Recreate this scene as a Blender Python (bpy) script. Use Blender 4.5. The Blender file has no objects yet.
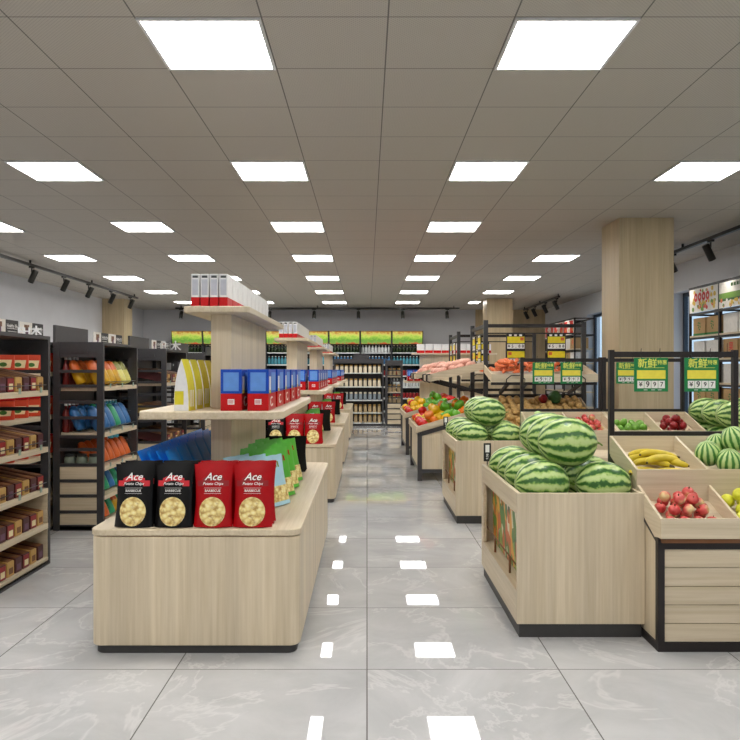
import bpy, math, random
from mathutils import Vector, Matrix, Euler
C = bpy.context.scene.collection
S = bpy.context.scene
PI = math.pi
R = math.radians
rnd = random.Random(7)

# ------------------------------------------------------------------ camera, world, exposure
CAMH = 1.25
cam = bpy.data.cameras.new('camera'); co = bpy.data.objects.new('camera', cam); C.objects.link(co)
co.location = (0, 0, CAMH); co.rotation_euler = (PI/2, 0, 0)
cam.sensor_width = 36; cam.lens = 36.0; cam.shift_x = 3/740
S.camera = co
w = bpy.data.worlds.new('daylight'); S.world = w; w.use_nodes = True
w.node_tree.nodes['Background'].inputs[0].default_value = (0.62, 0.74, 0.86, 1)
w.node_tree.nodes['Background'].inputs[1].default_value = .6
S.view_settings.view_transform = 'Standard'; S.view_settings.look = 'None'
S.view_settings.gamma = 1; S.view_settings.use_curve_mapping = False
S.view_settings.exposure = 1.15
LAMP = 8.5
SPOTW = 6
CEIL = 2.92

# ------------------------------------------------------------------ materials
def lin(h):
    h = h.lstrip('#'); v = [int(h[i:i+2], 16)/255 for i in (0, 2, 4)]
    return tuple(c/12.92 if c <= .04045 else ((c+.055)/1.055)**2.4 for c in v) + (1,)
M = {}
def base(name):
    m = bpy.data.materials.new(name); m.use_nodes = True
    nt = m.node_tree; b = nt.nodes['Principled BSDF']
    M[name] = m
    return m, nt, b
def N(nt, t, **kw):
    n = nt.nodes.new(t)
    for k, v in kw.items():
        if k in ('operation', 'blend_type', 'data_type', 'gradient_type', 'feature', 'wave_type', 'bands_direction'): setattr(n, k, v)
    return n
def mapped(nt, scale, coord='Object'):
    tc = nt.nodes.new('ShaderNodeTexCoord'); mp = nt.nodes.new('ShaderNodeMapping')
    mp.inputs['Scale'].default_value = scale
    nt.links.new(tc.outputs[coord], mp.inputs['Vector'])
    return mp.outputs[0]
def noise(nt, vec, scale, detail=3, rough=.5, dist=0):
    n = nt.nodes.new('ShaderNodeTexNoise'); n.inputs['Scale'].default_value = scale
    n.inputs['Detail'].default_value = detail; n.inputs['Roughness'].default_value = rough
    n.inputs['Distortion'].default_value = dist
    if vec is not None: nt.links.new(vec, n.inputs['Vector'])
    return n.outputs['Fac']
def ramp(nt, fac, stops, interp='LINEAR'):
    r = nt.nodes.new('ShaderNodeValToRGB'); r.color_ramp.interpolation = interp
    e = r.color_ramp.elements
    while len(e) < len(stops): e.new(.5)
    for i, (p, c) in enumerate(stops):
        e[i].position = p; e[i].color = lin(c) if isinstance(c, str) else c
    nt.links.new(fac, r.inputs[0]); return r.outputs[0]
def math_(nt, op, a, b=None, c=None):
    n = nt.nodes.new('ShaderNodeMath'); n.operation = op
    for i, x in enumerate((a, b, c)):
        if x is None: continue
        if hasattr(x, 'links'): nt.links.new(x, n.inputs[i])
        else: n.inputs[i].default_value = x
    return n.outputs[0]
def mix(nt, fac, a, b, mode='MIX'):
    n = nt.nodes.new('ShaderNodeMix'); n.data_type = 'RGBA'; n.blend_type = mode
    for i, x in ((0, fac), (6, a), (7, b)):
        if hasattr(x, 'links'): nt.links.new(x, n.inputs[i])
        elif isinstance(x, str): n.inputs[i].default_value = lin(x)
        else: n.inputs[i].default_value = x
    return n.outputs[2]
def plain(name, c, rough=.5, metal=0, var=.06, emit=0, scale=30, spec=None):
    m, nt, b = base(name)
    col = lin(c)
    hi = tuple(min(1, x*(1+var)) for x in col[:3])+(1,); lo = tuple(x*(1-var) for x in col[:3])+(1,)
    f = noise(nt, mapped(nt, (1, 1, 1)), scale)
    nt.links.new(ramp(nt, f, [(.3, lo), (.7, hi)]), b.inputs['Base Color'])
    b.inputs['Roughness'].default_value = rough; b.inputs['Metallic'].default_value = metal
    if spec is not None: b.inputs['Specular IOR Level'].default_value = spec
    if emit:
        b.inputs['Emission Color'].default_value = col; b.inputs['Emission Strength'].default_value = emit
    return m
def wood(name, axis, c0='#ccbc9d', c1='#dfd1b8'):
    m, nt, b = base(name)
    s = [38, 38, 38]; s[axis] = 1.1
    f = noise(nt, mapped(nt, s), 1.6, 5, .62)
    s2 = [5.5, 5.5, 5.5]; s2[axis] = .25
    g = noise(nt, mapped(nt, s2), 1.3, 2)
    a = ramp(nt, f, [(.3, c0), (.7, c1)])
    d = ramp(nt, g, [(.35, (.88, .87, .86, 1)), (.65, (1.06, 1.05, 1.04, 1))])
    nt.links.new(mix(nt, 1.0, a, d, 'MULTIPLY'), b.inputs['Base Color'])
    b.inputs['Roughness'].default_value = .42; b.inputs['Specular IOR Level'].default_value = .35
    return m
wood('oak_z', 2); wood('oak_y', 1); wood('oak_x', 0)
wood('column_oak', 2, '#b9a684', '#c9b795')
plain('dark_metal', '#434244', .42, .3); plain('black_metal', '#2c2726', .45, .3)
plain('plinth_dark', '#3a3938', .5); plain('white_plastic', '#e4e4e4', .35)
plain('white_print', '#f0efec', .5, var=.02); plain('grey_print', '#b9bcc8', .5); plain('black_print', '#161616', .5)
plain('red_card', '#bf0810', .42, spec=.3); plain('red_film', '#ab0710', .36, spec=.25); plain('black_film', '#0c0b0b', .36, spec=.25)
plain('dark_red_print', '#8e0d14', .35); plain('ribbon_red', '#cf2430', .4)
plain('blue_film', '#1e92ee', .4); plain('green_film', '#55b534', .35); plain('pale_blue_film', '#a9d3e3', .4)
plain('olive_print', '#7f8f32', .5); plain('blue_card', '#1349b4', .42, spec=.3); plain('light_blue_print', '#5f93dc', .45)
plain('yellow_card', '#dccf2a', .45); plain('cream_print', '#efe3b4', .5)
plain('maroon', '#4a1a1c', .42); plain('tan_card', '#c79f58', .45); plain('brown_print', '#7a4e2a', .5); plain('mauve_print', '#6e4a62', .5)
plain('orange_tub', '#d2441f', .4); plain('green_leaf', '#3c7a2a', .5)
plain('kraft', '#b3905f', .7); plain('carton_green', '#2e7a35', .6); plain('carton_white', '#dcd9d4', .6)
plain('sign_green', '#118043', .4); plain('sign_yellow', '#efe34e', .45); plain('sign_text', '#e8ec6a', .5)
plain('yellow_tag', '#e8d81c', .45); plain('clip_plastic', '#8fa99b', .3)
plain('pouch_orange', '#d9692c', .35); plain('pouch_yellow', '#d8a81e', .35); plain('pouch_olive', '#8f8f4a', .35)
plain('pouch_lemon', '#e2db7c', .35); plain('pouch_blue', '#2c6aa5', .35); plain('pouch_green', '#2fa070', .35)
plain('bottle_red', '#7c2420', .3); plain('bottle_teal', '#4d97a8', .2); plain('bottle_dark', '#2a3a20', .15)
plain('bottle_blue', '#4f87b5', .2); plain('bottle_white', '#d6d9d8', .3); plain('can_red', '#a01f24', .3)
plain('jar_cream', '#dacfb6', .25); plain('jar_amber', '#c0aa84', .2); plain('jar_grey', '#8d99a0', .2); plain('lid_gold', '#b08c4a', .3, .5)
plain('jar_green', '#85917f', .3); plain('fridge_black', '#222426', .4); plain('shelf_white', '#d8dcda', .4)
plain('pink_root', '#e3ab98', .6, var=.15, scale=60); plain('carrot', '#e67a4a', .5, var=.25, scale=80); plain('potato', '#c7a162', .75, var=.25, scale=60)
plain('pepper_red', '#cf1408', .25); plain('pepper_yellow', '#e6b400', .25); plain('pepper_green', '#5da51f', .25); plain('pepper_orange', '#dd7410', .25)
plain('apple_dark', '#8a1418', .35, var=.3, scale=20); plain('lime_green', '#74a63c', .35); plain('guava', '#b3cf82', .4)
plain('lemon', '#d5d537', .4); plain('banana', '#cdb62b', .4, var=.12, scale=25); plain('banana_tip', '#4b3d1c', .6)
plain('stem_brown', '#5a4a2a', .7); plain('stem_green', '#6d8a3a', .7); plain('cabbage', '#35602c', .6, var=.3); plain('glove', '#3a3e40', .4)
plain('poster_white', '#e9e4dc', .5); plain('poster_text_red', '#d0281f', .5); plain('poster_green', '#6f9a34', .5); plain('poster_yellow', '#dcb84a', .5); plain('poster_dark_green', '#355a24', .5)
plain('window_frame_dark', '#2f3a46', .4, .2); plain('trim_black', '#26241f', .4, .3)
plain('wall_paint', '#cfcfd2', .8, var=.02, scale=4)
# peach: red/cream mottled
m, nt, b = base('peach')
f = noise(nt, mapped(nt, (1, 1, 1)), 13, 2, .5, .4)
nt.links.new(ramp(nt, f, [(.40, '#c43c3a'), (.52, '#d8645a'), (.62, '#e8cf96')]), b.inputs['Base Color']); b.inputs['Roughness'].default_value = .4
# potato chips picture
m, nt, b = base('chips_picture')
v = nt.nodes.new('ShaderNodeTexVoronoi'); v.inputs['Scale'].default_value = 46; nt.links.new(mapped(nt, (1, 1, 1.3)), v.inputs['Vector'])
nn = noise(nt, mapped(nt, (1, 1, 1)), 40, 3)
c1 = ramp(nt, v.outputs['Distance'], [(.0, '#fbf3c4'), (.5, '#efdc92'), (.95, '#b98a3c')])
nt.links.new(mix(nt, ramp(nt, nn, [(.52, (0, 0, 0, 1)), (.72, (1, 1, 1, 1))]), c1, '#a9762c'), b.inputs['Base Color'])
# produce photo print
def photo(name, stops, scale=14):
    m, nt, b = base(name)
    v = nt.nodes.new('ShaderNodeTexVoronoi'); v.inputs['Scale'].default_value = scale
    nt.links.new(mapped(nt, (1, 1, .6)), v.inputs['Vector'])
    sp = nt.nodes.new('ShaderNodeSeparateColor'); nt.links.new(v.outputs['Color'], sp.inputs[0])
    nt.links.new(ramp(nt, sp.outputs[0], stops, 'CONSTANT'), b.inputs['Base Color']); b.inputs['Roughness'].default_value = .4
    return m
photo('vegetable_photo', [(0, '#c8641c'), (.18, '#e0a02c'), (.34, '#4f7d28'), (.55, '#8fa83c'), (.66, '#2f4f1c'), (.74, '#e6dfc4'), (.92, '#b8301c')], 22)
photo('fruit_photo', [(0, '#d9c24a'), (.3, '#e9e4dc'), (.55, '#c8641c'), (.7, '#5c8030'), (.85, '#b8404c')], 20)
# lit fridge sign
m, nt, b = base('lit_sign')
tc = nt.nodes.new('ShaderNodeTexCoord'); sp = nt.nodes.new('ShaderNodeSeparateXYZ'); nt.links.new(tc.outputs['Object'], sp.inputs[0])
f = noise(nt, mapped(nt, (4, 4, 6)), 2.6, 4, .6, .5)
zf = math_(nt, 'DIVIDE', math_(nt, 'SUBTRACT', sp.outputs[2], 1.94), .33)
zf = math_(nt, 'MULTIPLY_ADD', math_(nt, 'SUBTRACT', f, .5), .9, zf)
col = ramp(nt, zf, [(.0, '#b5502a'), (.12, '#7da04a'), (.3, '#5f9a34'), (.48, '#94bd44'), (.68, '#c2cb5c'), (.86, '#c8b860'), (1, '#b07a2a')])
nt.links.new(col, b.inputs['Base Color']); nt.links.new(col, b.inputs['Emission Color']); b.inputs['Emission Strength'].default_value = .2
m, nt, b = base('diffuser')
b.inputs['Base Color'].default_value = (.9, .9, .9, 1); b.inputs['Emission Color'].default_value = (1, .985, .96, 1); b.inputs['Emission Strength'].default_value = LAMP
# glass
m, nt, b = base('glass'); b.inputs['Transmission Weight'].default_value = 1; b.inputs['Roughness'].default_value = .02; b.inputs['Base Color'].default_value = (.75, .85, .93, 1); b.inputs['IOR'].default_value = 1.1
# watermelon
def melon_mat(name, n, dk, lt, dist):
    m, nt, b = base(name)
    tc = nt.nodes.new('ShaderNodeTexCoord'); sp = nt.nodes.new('ShaderNodeSeparateXYZ'); nt.links.new(tc.outputs['Object'], sp.inputs[0])
    an = math_(nt, 'ARCTAN2', sp.outputs[2], sp.outputs[1])
    oi = nt.nodes.new('ShaderNodeObjectInfo')
    n4 = nt.nodes.new('ShaderNodeTexNoise'); n4.noise_dimensions = '4D'; n4.inputs['Scale'].default_value = 20; n4.inputs['Detail'].default_value = 6; n4.inputs['Roughness'].default_value = .65
    nt.links.new(tc.outputs['Object'], n4.inputs['Vector']); nt.links.new(math_(nt, 'MULTIPLY', oi.outputs['Random'], 30), n4.inputs['W'])
    w1 = math_(nt, 'MULTIPLY_ADD', math_(nt, 'SUBTRACT', n4.outputs['Fac'], .5), dist, math_(nt, 'MULTIPLY', an, n))
    s = math_(nt, 'SINE', w1)
    f = math_(nt, 'MULTIPLY_ADD', s, .5, .5)
    fine = noise(nt, tc.outputs['Object'], 48, 5, .65)
    f2 = math_(nt, 'MULTIPLY_ADD', math_(nt, 'SUBTRACT', fine, .5), 1.1, f)
    nt.links.new(ramp(nt, f2, [(.10, dk), (.34, '#56893a'), (.47, lt), (.9, '#bdd18a')]), b.inputs['Base Color'])
    b.inputs['Roughness'].default_value = .33
melon_mat('melon_rind', 11, '#2a5c1b', '#93b655', 7.5)
melon_mat('small_melon_rind', 12, '#3c7a2c', '#a8ca74', 3.0)
# ceiling tiles with T-grid
m, nt, b = base('ceiling_tiles')
tc = nt.nodes.new('ShaderNodeTexCoord'); sp = nt.nodes.new('ShaderNodeSeparateXYZ'); nt.links.new(tc.outputs['Object'], sp.inputs[0])
def line(nt, c, off, pitch, width):
    a = math_(nt, 'SUBTRACT', c, off); q = math_(nt, 'PINGPONG', a, pitch/2)
    # distance to nearest multiple of pitch
    return math_(nt, 'LESS_THAN', q, width/2)
gx = line(nt, sp.outputs[0], -1.10, .6, .007); gy = line(nt, sp.outputs[1], 3.5, .6, .007)
g = math_(nt, 'MAXIMUM', gx, gy)
px = math_(nt, 'SINE', math_(nt, 'MULTIPLY', sp.outputs[0], 2*PI/.02)); py = math_(nt, 'SINE', math_(nt, 'MULTIPLY', sp.outputs[1], 2*PI/.02))
dots = math_(nt, 'GREATER_THAN', math_(nt, 'MULTIPLY', px, py), .45)
tile = mix(nt, math_(nt, 'MULTIPLY', dots, .30), '#bfb8ad', '#65605a')
nt.links.new(mix(nt, g, tile, '#6d6963'), b.inputs['Base Color']); b.inputs['Roughness'].default_value = .75
# marble floor tiles
m, nt, b = base('floor_tiles')
tc = nt.nodes.new('ShaderNodeTexCoord'); sp = nt.nodes.new('ShaderNodeSeparateXYZ'); nt.links.new(tc.outputs['Object'], sp.inputs[0])
g = math_(nt, 'MAXIMUM', line(nt, sp.outputs[0], 0, .8, .005), line(nt, sp.outputs[1], 3.09, .8, .005))
# per tile offset
fx = math_(nt, 'FLOOR', math_(nt, 'DIVIDE', sp.outputs[0], .8)); fy = math_(nt, 'FLOOR', math_(nt, 'DIVIDE', math_(nt, 'SUBTRACT', sp.outputs[1], 3.09), .8))
cb = nt.nodes.new('ShaderNodeCombineXYZ'); nt.links.new(fx, cb.inputs[0]); nt.links.new(fy, cb.inputs[1])
wn = nt.nodes.new('ShaderNodeTexWhiteNoise'); nt.links.new(cb.outputs[0], wn.inputs['Vector'])
va = nt.nodes.new('ShaderNodeVectorMath'); va.operation = 'MULTIPLY_ADD'; nt.links.new(wn.outputs['Color'], va.inputs[0]); va.inputs[1].default_value = (3, 3, 3); nt.links.new(tc.outputs['Object'], va.inputs[2])
cloud = noise(nt, va.outputs[0], 1.6, 6, .62, .8)
vein = noise(nt, va.outputs[0], 1.1, 6, .62, .9)
vd = math_(nt, 'ABSOLUTE', math_(nt, 'SUBTRACT', vein, .5))
basec = ramp(nt, cloud, [(.3, '#adadad'), (.5, '#bababa'), (.72, '#c7c7c7')])
veinf = ramp(nt, vd, [(0, (.4, .4, .4, 1)), (.016, (0, 0, 0, 1))])
mc = mix(nt, veinf, basec, '#dcdbd9')
nt.links.new(mix(nt, g, mc, '#6f6d6a'), b.inputs['Base Color'])
b.inputs['Roughness'].default_value = .02; b.inputs['Specular IOR Level'].default_value = .22

# ------------------------------------------------------------------ mesh builder
class MB:
    def __init__(s): s.v = []; s.f = []; s.m = []; s.s = []
    def add(s, vs, fs, m=0, smooth=False):
        o = len(s.v); s.v += [tuple(v) for v in vs]
        for f in fs: s.f.append([i+o for i in f]); s.m.append(m); s.s.append(smooth)
        return s
    def box(s, x0, x1, y0, y1, z0, z1, m=0):
        if x0 > x1: x0, x1 = x1, x0
        if y0 > y1: y0, y1 = y1, y0
        v = [(x, y, z) for z in (z0, z1) for x, y in ((x0, y0), (x1, y0), (x1, y1), (x0, y1))]
        return s.add(v, [(3, 2, 1, 0), (4, 5, 6, 7), (0, 1, 5, 4), (1, 2, 6, 5), (2, 3, 7, 6), (3, 0, 4, 7)], m)
    def prism(s, pts, axis, lo, hi, m=0, mcap=None):
        n = len(pts)
        def P(a, b, t): return (t, a, b) if axis == 0 else ((a, t, b) if axis == 1 else (a, b, t))
        v = [P(a, b, lo) for a, b in pts]+[P(a, b, hi) for a, b in pts]
        mc = m if mcap is None else mcap
        s.add(v, [tuple(range(n-1, -1, -1)), tuple(range(n, 2*n))], mc)
        o = len(s.v)-2*n
        for i in range(n):
            j = (i+1) % n; s.f.append([o+i, o+j, o+n+j, o+n+i]); s.m.append(m); s.s.append(False)
        return s
    def bar(s, p, q, w, h=None, m=0):
        h = h or w; p = Vector(p); q = Vector(q); d = (q-p).normalized()
        up = Vector((0, 0, 1)) if abs(d.z) < .95 else Vector((0, 1, 0))
        a = d.cross(up).normalized(); b_ = a.cross(d).normalized()
        v = [c + a*sa*w/2 + b_*sb*h/2 for c in (p, q) for sa, sb in ((-1, -1), (1, -1), (1, 1), (-1, 1))]
        return s.add(v, [(3, 2, 1, 0), (4, 5, 6, 7), (0, 1, 5, 4), (1, 2, 6, 5), (2, 3, 7, 6), (3, 0, 4, 7)], m)
    def tube(s, pts, r, seg=10, m=0, cap=True):
        pts = [Vector(p) for p in pts]; n = len(pts); rs = r if isinstance(r, (list, tuple)) else [r]*n
        v = []
        for i, p in enumerate(pts):
            d = (pts[min(i+1, n-1)]-pts[max(i-1, 0)]).normalized()
            up = Vector((0, 0, 1)) if abs(d.z) < .9 else Vector((0, 1, 0))
            a = d.cross(up).normalized(); b_ = a.cross(d)
            v += [p+(a*math.cos(2*PI*k/seg)+b_*math.sin(2*PI*k/seg))*rs[i] for k in range(seg)]
        f = [(i*seg+k, i*seg+(k+1) % seg, (i+1)*seg+(k+1) % seg, (i+1)*seg+k) for i in range(n-1) for k in range(seg)]
        if cap: f += [tuple(range(seg-1, -1, -1)), tuple((n-1)*seg+k for k in range(seg))]
        return s.add(v, f, m, True)
    def lathe(s, prof, seg=14, c=(0, 0, 0), m=0, ms=None):
        v = []; 
        for r, z in prof: v += [(c[0]+r*math.cos(2*PI*k/seg), c[1]+r*math.sin(2*PI*k/seg), c[2]+z) for k in range(seg)]
        o = len(s.v); s.v += v
        for i in range(len(prof)-1):
            for k in range(seg):
                s.f.append([o+i*seg+k, o+i*seg+(k+1) % seg, o+(i+1)*seg+(k+1) % seg, o+(i+1)*seg+k]); s.m.append(ms[i] if ms else m); s.s.append(True)
        for i, rev in ((0, True), (len(prof)-1, False)):
            if prof[i][0] > 1e-5:
                q = [o+i*seg+k for k in range(seg)]; s.f.append(q[::-1] if rev else q); s.m.append((ms[0] if rev else ms[-1]) if ms else m); s.s.append(False)
        return s
    def ball(s, rx, ry, rz, c=(0, 0, 0), seg=16, rings=10, m=0, fn=None):
        v = []
        for i in range(rings+1):
            t = PI*i/rings
            for k in range(seg):
                a = 2*PI*k/seg
                p = Vector((math.sin(t)*math.cos(a), math.sin(t)*math.sin(a), -math.cos(t)))
                q = 1 if fn is None else fn(p)
                v.append((c[0]+rx*p.x*q, c[1]+ry*p.y*q, c[2]+rz*p.z*q))
        f = [(i*seg+k, i*seg+(k+1) % seg, (i+1)*seg+(k+1) % seg, (i+1)*seg+k) for i in range(rings) for k in range(seg)]
        return s.add(v, f, m, True)
    def slab(s, x0, x1, y0, y1, z0, z1, r, m=0, e=.004, seg=7, mtop=None):
        """rounded-rectangle slab with eased edges"""
        def ring(ins, z):
            out = []
            for cx, cy, a0 in ((x1-r, y0+r, -PI/2), (x1-r, y1-r, 0), (x0+r, y1-r, PI/2), (x0+r, y0+r, PI)):
                for k in range(seg+1):
                    a = a0+PI/2*k/seg; out.append((cx+(r-ins)*math.cos(a), cy+(r-ins)*math.sin(a), z))
            return out
        rr = [ring(e, z0), ring(0, z0+e), ring(0, z1-e), ring(e, z1)]; n = len(rr[0])
        v = sum(rr, []); f = [(i*n+k, i*n+(k+1) % n, (i+1)*n+(k+1) % n, (i+1)*n+k) for i in range(3) for k in range(n)]
        s.add(v, f, m, False)
        o = len(s.v)-len(v); s.f += [[o+k for k in range(n)][::-1], [o+3*n+k for k in range(n)]]; s.m += [m, m if mtop is None else mtop]; s.s += [False, False]
        return s
    def text(s, txt, size, o, u, vv, m=0, shear=0, wrap=None):
        vs, fs = text_mesh(txt, shear); o = Vector(o); u = Vector(u); vv = Vector(vv)
        P = [o+u*(x*size)+vv*(y*size) for x, y in vs]
        if wrap: P = [wrap(p) for p in P]
        return s.add(P, fs, m)
    def build(s, name, mats, parent=None, loc=(0, 0, 0), rot=(0, 0, 0), bevel=0):
        me = bpy.data.meshes.new(name); me.from_pydata(s.v, [], s.f); 
        for mm in ([mats] if isinstance(mats, str) else mats): me.materials.append(M[mm])
        me.polygons.foreach_set('material_index', s.m); me.polygons.foreach_set('use_smooth', s.s); me.validate(); me.update()
        o = bpy.data.objects.new(name, me); C.objects.link(o); o.location = loc; o.rotation_euler = rot
        if parent: o.parent = parent
        if bevel:
            bv = o.modifiers.new('bevel', 'BEVEL'); bv.width = bevel; bv.segments = 2; bv.limit_method = 'ANGLE'; bv.angle_limit = R(50)
        return o
TC = {}
def text_mesh(txt, shear=0):
    k = (txt, shear)
    if k in TC: return TC[k]
    cu = bpy.data.curves.new('t', 'FONT'); cu.body = txt; cu.size = 1; cu.align_x = 'CENTER'; cu.align_y = 'CENTER'; cu.shear = shear; cu.resolution_u = 2
    cu.offset = .012
    o = bpy.data.objects.new('t', cu); C.objects.link(o); dg = bpy.context.evaluated_depsgraph_get(); dg.update()
    me = bpy.data.meshes.new_from_object(o.evaluated_get(dg))
    TC[k] = ([(v.co.x, v.co.y) for v in me.vertices], [tuple(p.vertices) for p in me.polygons])
    bpy.data.objects.remove(o); bpy.data.curves.remove(cu); bpy.data.meshes.remove(me)
    return TC[k]
def tag(o, label, cat, group=None, kind=None):
    if label: o['label'] = label
    if cat: o['category'] = cat
    if group: o['group'] = group
    if kind: o['kind'] = kind
    return o
def thing(name, label, cat, loc=(0, 0, 0), rz=0, group=None):
    o = bpy.data.objects.new(name, None); C.objects.link(o); o.location = loc; o.rotation_euler = (0, 0, rz); o.empty_display_size = .05
    return tag(o, label, cat, group)
def struct(o): o['kind'] = 'structure'; return o
KIDS = {}
def kids(o):
    return [c for c in C.objects if c.parent == o]
def dup(root, loc, rot=None, label=None, group=None, parent=None, scale=None):
    ch = KIDS.get(root.name)
    if ch is None: ch = KIDS[root.name] = kids(root)
    r = root.copy(); C.objects.link(r)
    if parent is not None: r.parent = parent
    if loc is not None: r.location = loc
    if rot is not None: r.rotation_euler = rot
    if scale is not None: r.scale = scale
    if label: r['label'] = label
    if group: r['group'] = group
    for c in ch: dup(c, None, parent=r)
    return r
class Src:
    """first use places the source itself, later uses copy it"""
    def __init__(s, root): s.r = root; s.used = False
    def __call__(s, loc, rot=None, label=None, group=None, scale=None):
        if s.used: return dup(s.r, loc, rot or (0, 0, 0), label, group, scale=scale or (1, 1, 1))
        s.used = True; o = s.r
        if o.name not in KIDS: KIDS[o.name] = kids(o)
        o.location = loc
        if rot is not None: o.rotation_euler = rot
        if scale is not None: o.scale = scale
        if label: o['label'] = label
        if group: o['group'] = group
        return o
ORD = ['first', 'second', 'third', 'fourth', 'fifth', 'sixth', 'seventh', 'eighth', 'ninth', 'tenth', 'eleventh', 'twelfth', 'thirteenth']

# ------------------------------------------------------------------ the room
XL, XR, YF, YN = -6.2, 4.93, 20.5, -3.0
struct(MB().box(XL-.2, XR+.3, YN-.2, YF+.2, -.1, 0).build('floor', 'floor_tiles'))
struct(MB().box(XL-.2, XR+.3, YN-.2, YF+.2, CEIL, CEIL+.1).build('ceiling', 'ceiling_tiles'))
struct(MB().box(XL-.2, XL, YN, YF, 0, CEIL).build('wall_left', 'wall_paint'))
struct(MB().box(XL-.2, XR+.3, YF, YF+.2, 0, CEIL).build('wall_far', 'wall_paint'))
struct(MB().box(XL-.2, XR+.3, YN-.2, YN, 0, CEIL).build('wall_near', 'wall_paint'))
WIN = [(14.6, 16.6), (9.7, 11.9), (4.9, 7.1), (0, 2.2)]; WZ0, WZ1 = .35, 2.48
mb = MB(); y = YF
for a, b_ in WIN:
    mb.box(XR, XR+.3, b_, y, 0, CEIL); mb.box(XR, XR+.3, a, b_, 0, WZ0); mb.box(XR, XR+.3, a, b_, WZ1, CEIL); y = a
mb.box(XR, XR+.3, YN, y, 0, CEIL)
struct(mb.build('wall_right', 'wall_paint'))
for i, (a, b_) in enumerate(WIN):
    f = MB(); X = XR+.15
    for yy in (a+.03, (a+b_)/2, b_-.03): f.box(X, X+.06, yy-.03, yy+.03, WZ0, WZ1)
    for zz in (WZ0+.03, WZ1-.03): f.box(X, X+.06, a, b_, zz-.03, zz+.03)
    o = struct(f.build('window_%d' % (i+1), 'window_frame_dark'))
    MB().box(X+.025, X+.035, a+.05, b_-.05, WZ0+.05, WZ1-.05).build('pane', 'glass', o)
struct(MB().box(3.0, XR-.001, YF-.03, YF-.001, 0, CEIL-.001).build('trim_1', 'column_oak'))
def column(x0, x1, y0, label):
    t = thing('column', label, 'column', ((x0+x1)/2, y0+.3, 0))
    w_ = (x1-x0)/2
    MB().box(-w_, w_, -.3, .3, 0, CEIL-.001).build('cladding', 'column_oak', t, bevel=.004)
    MB().box(-w_-.012, w_+.012 if x0 > 0 else w_, -.312, .312, 0, .08).build('base_trim', 'plinth_dark', t)
    t['kind'] = 'structure'
column(2.76, 3.36, 8.1, 'oak clad square column rising to the ceiling behind the nearest fruit stand')
column(2.80, 3.40, 17.27, 'oak clad square column at the far end behind the carrot rack')
column(-6.195, -5.68, 17.3, 'oak clad column against the left wall behind the snack shelves')
# ceiling lights
LX = [-4.7, -2.9, -1.1, .7, 2.5]; LY = [-1.3+2.4*k for k in range(9)]
def ceiling_light(wd):
    t = thing('ceiling_light', 'square white flush ceiling light panel', 'ceiling light')
    h = .3
    f = MB(); x1 = -h+wd
    for a in ((-h+.004, x1-.004, -h+.004, -h+.02), (-h+.004, x1-.004, h-.02, h-.004), (-h+.004, -h+.02, -h+.02, h-.02), (x1-.02, x1-.004, -h+.02, h-.02)): f.box(*a, -.012, -.001)
    f.build('frame', 'white_plastic', t)
    MB().box(-h+.02, x1-.02, -h+.02, h-.02, -.009, -.002).build('diffuser', 'diffuser', t)
    return t
LS = Src(ceiling_light(.6))
COLN = ['far left', 'left', 'centre left', 'centre right', 'right']
for j, y in enumerate(LY):
    for i, x in enumerate(LX):
        if i == 4 and abs(y-8.3) < .1: continue
        if i == 4 and y > 17:
            t = ceiling_light(.27); t.location = (x+.3, y+.3, CEIL); t['group'] = 'ceiling light panels'; t['label'] = 'square white ceiling light panel cut short by the far oak column'; continue
        if j < 2: lab = 'white ceiling light panel overhead, nearer than every panel in view, %s column' % COLN[i]
        else: lab = 'square white ceiling light panel, %s row from the front, %s column' % (ORD[j-2], COLN[i])
        LS((x+.3, y+.3, CEIL), label=lab, group='ceiling light panels')
# tracks and spots
def track(name, p, q, label):
    t = thing('lighting_track', label, 'track light', p)
    d = Vector(q)-Vector(p)
    MB().bar((0, 0, 0), d, .045, .04).build('rail', 'trim_black', t)
    n = max(2, int(d.length/2.5)); up = MB()
    for k in range(n+1):
        c = d*(k/n*.96+.02); up.box(c.x-.012, c.x+.012, c.y-.012, c.y+.012, .016, CEIL-p[2]-.001)
    up.build('hanger', 'trim_black', t)
    return t
def spot(yaw_label):
    t = thing('track_spotlight', yaw_label, 'spotlight')
    MB().box(-.05, .05, -.016, .016, -.045, -.016).build('adapter', 'trim_black', t)
    MB().tube([(0, 0, -.045), (0, 0, -.11)], .01).build('swivel', 'trim_black', t)
    h = MB().lathe([(.03, -.12), (.045, -.115), (.045, .08), (.038, .09)], 14).build('head', 'trim_black', t, loc=(0, .03, -.16), rot=(R(-28), 0, 0))
    MB().lathe([(.036, -.1215), (.001, -.1215)], 14).build('lens', 'grey_print', h)
    ld = bpy.data.lights.new('beam', 'SPOT'); ld.energy = SPOTW; ld.spot_size = R(75); ld.spot_blend = .8; ld.shadow_soft_size = .04; ld.color = (1, .95, .88)
    lo = bpy.data.objects.new('beam', ld); C.objects.link(lo); lo.parent = h; lo.location = (0, 0, -.125)
    return t
TZ = 2.85
track('t', (-5.12, 6.0, TZ), (-5.12, 16.5, TZ), 'black lighting track hanging along the left wall')
track('t', (4.18, 7.0, TZ), (4.18, 12.6, TZ), 'black lighting track along the right wall, near the windows')
track('t', (4.18, 16.1, TZ), (4.18, 19.7, TZ), 'short black lighting track at the far right corner')
track('t', (-4.97, 19.2, TZ), (2.4, 19.2, TZ), 'black lighting track running across the far wall above the coolers')
SP = Src(spot('x'))
for k, y in enumerate([7.6, 8.85, 10.1, 11.3, 12.5, 13.6, 14.8, 16.0]): SP((-5.12, y, TZ), (0, 0, R(-100)), 'black spotlight on the left wall track, %s from the far end' % ORD[7-k], 'spotlights on the left track')
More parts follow.
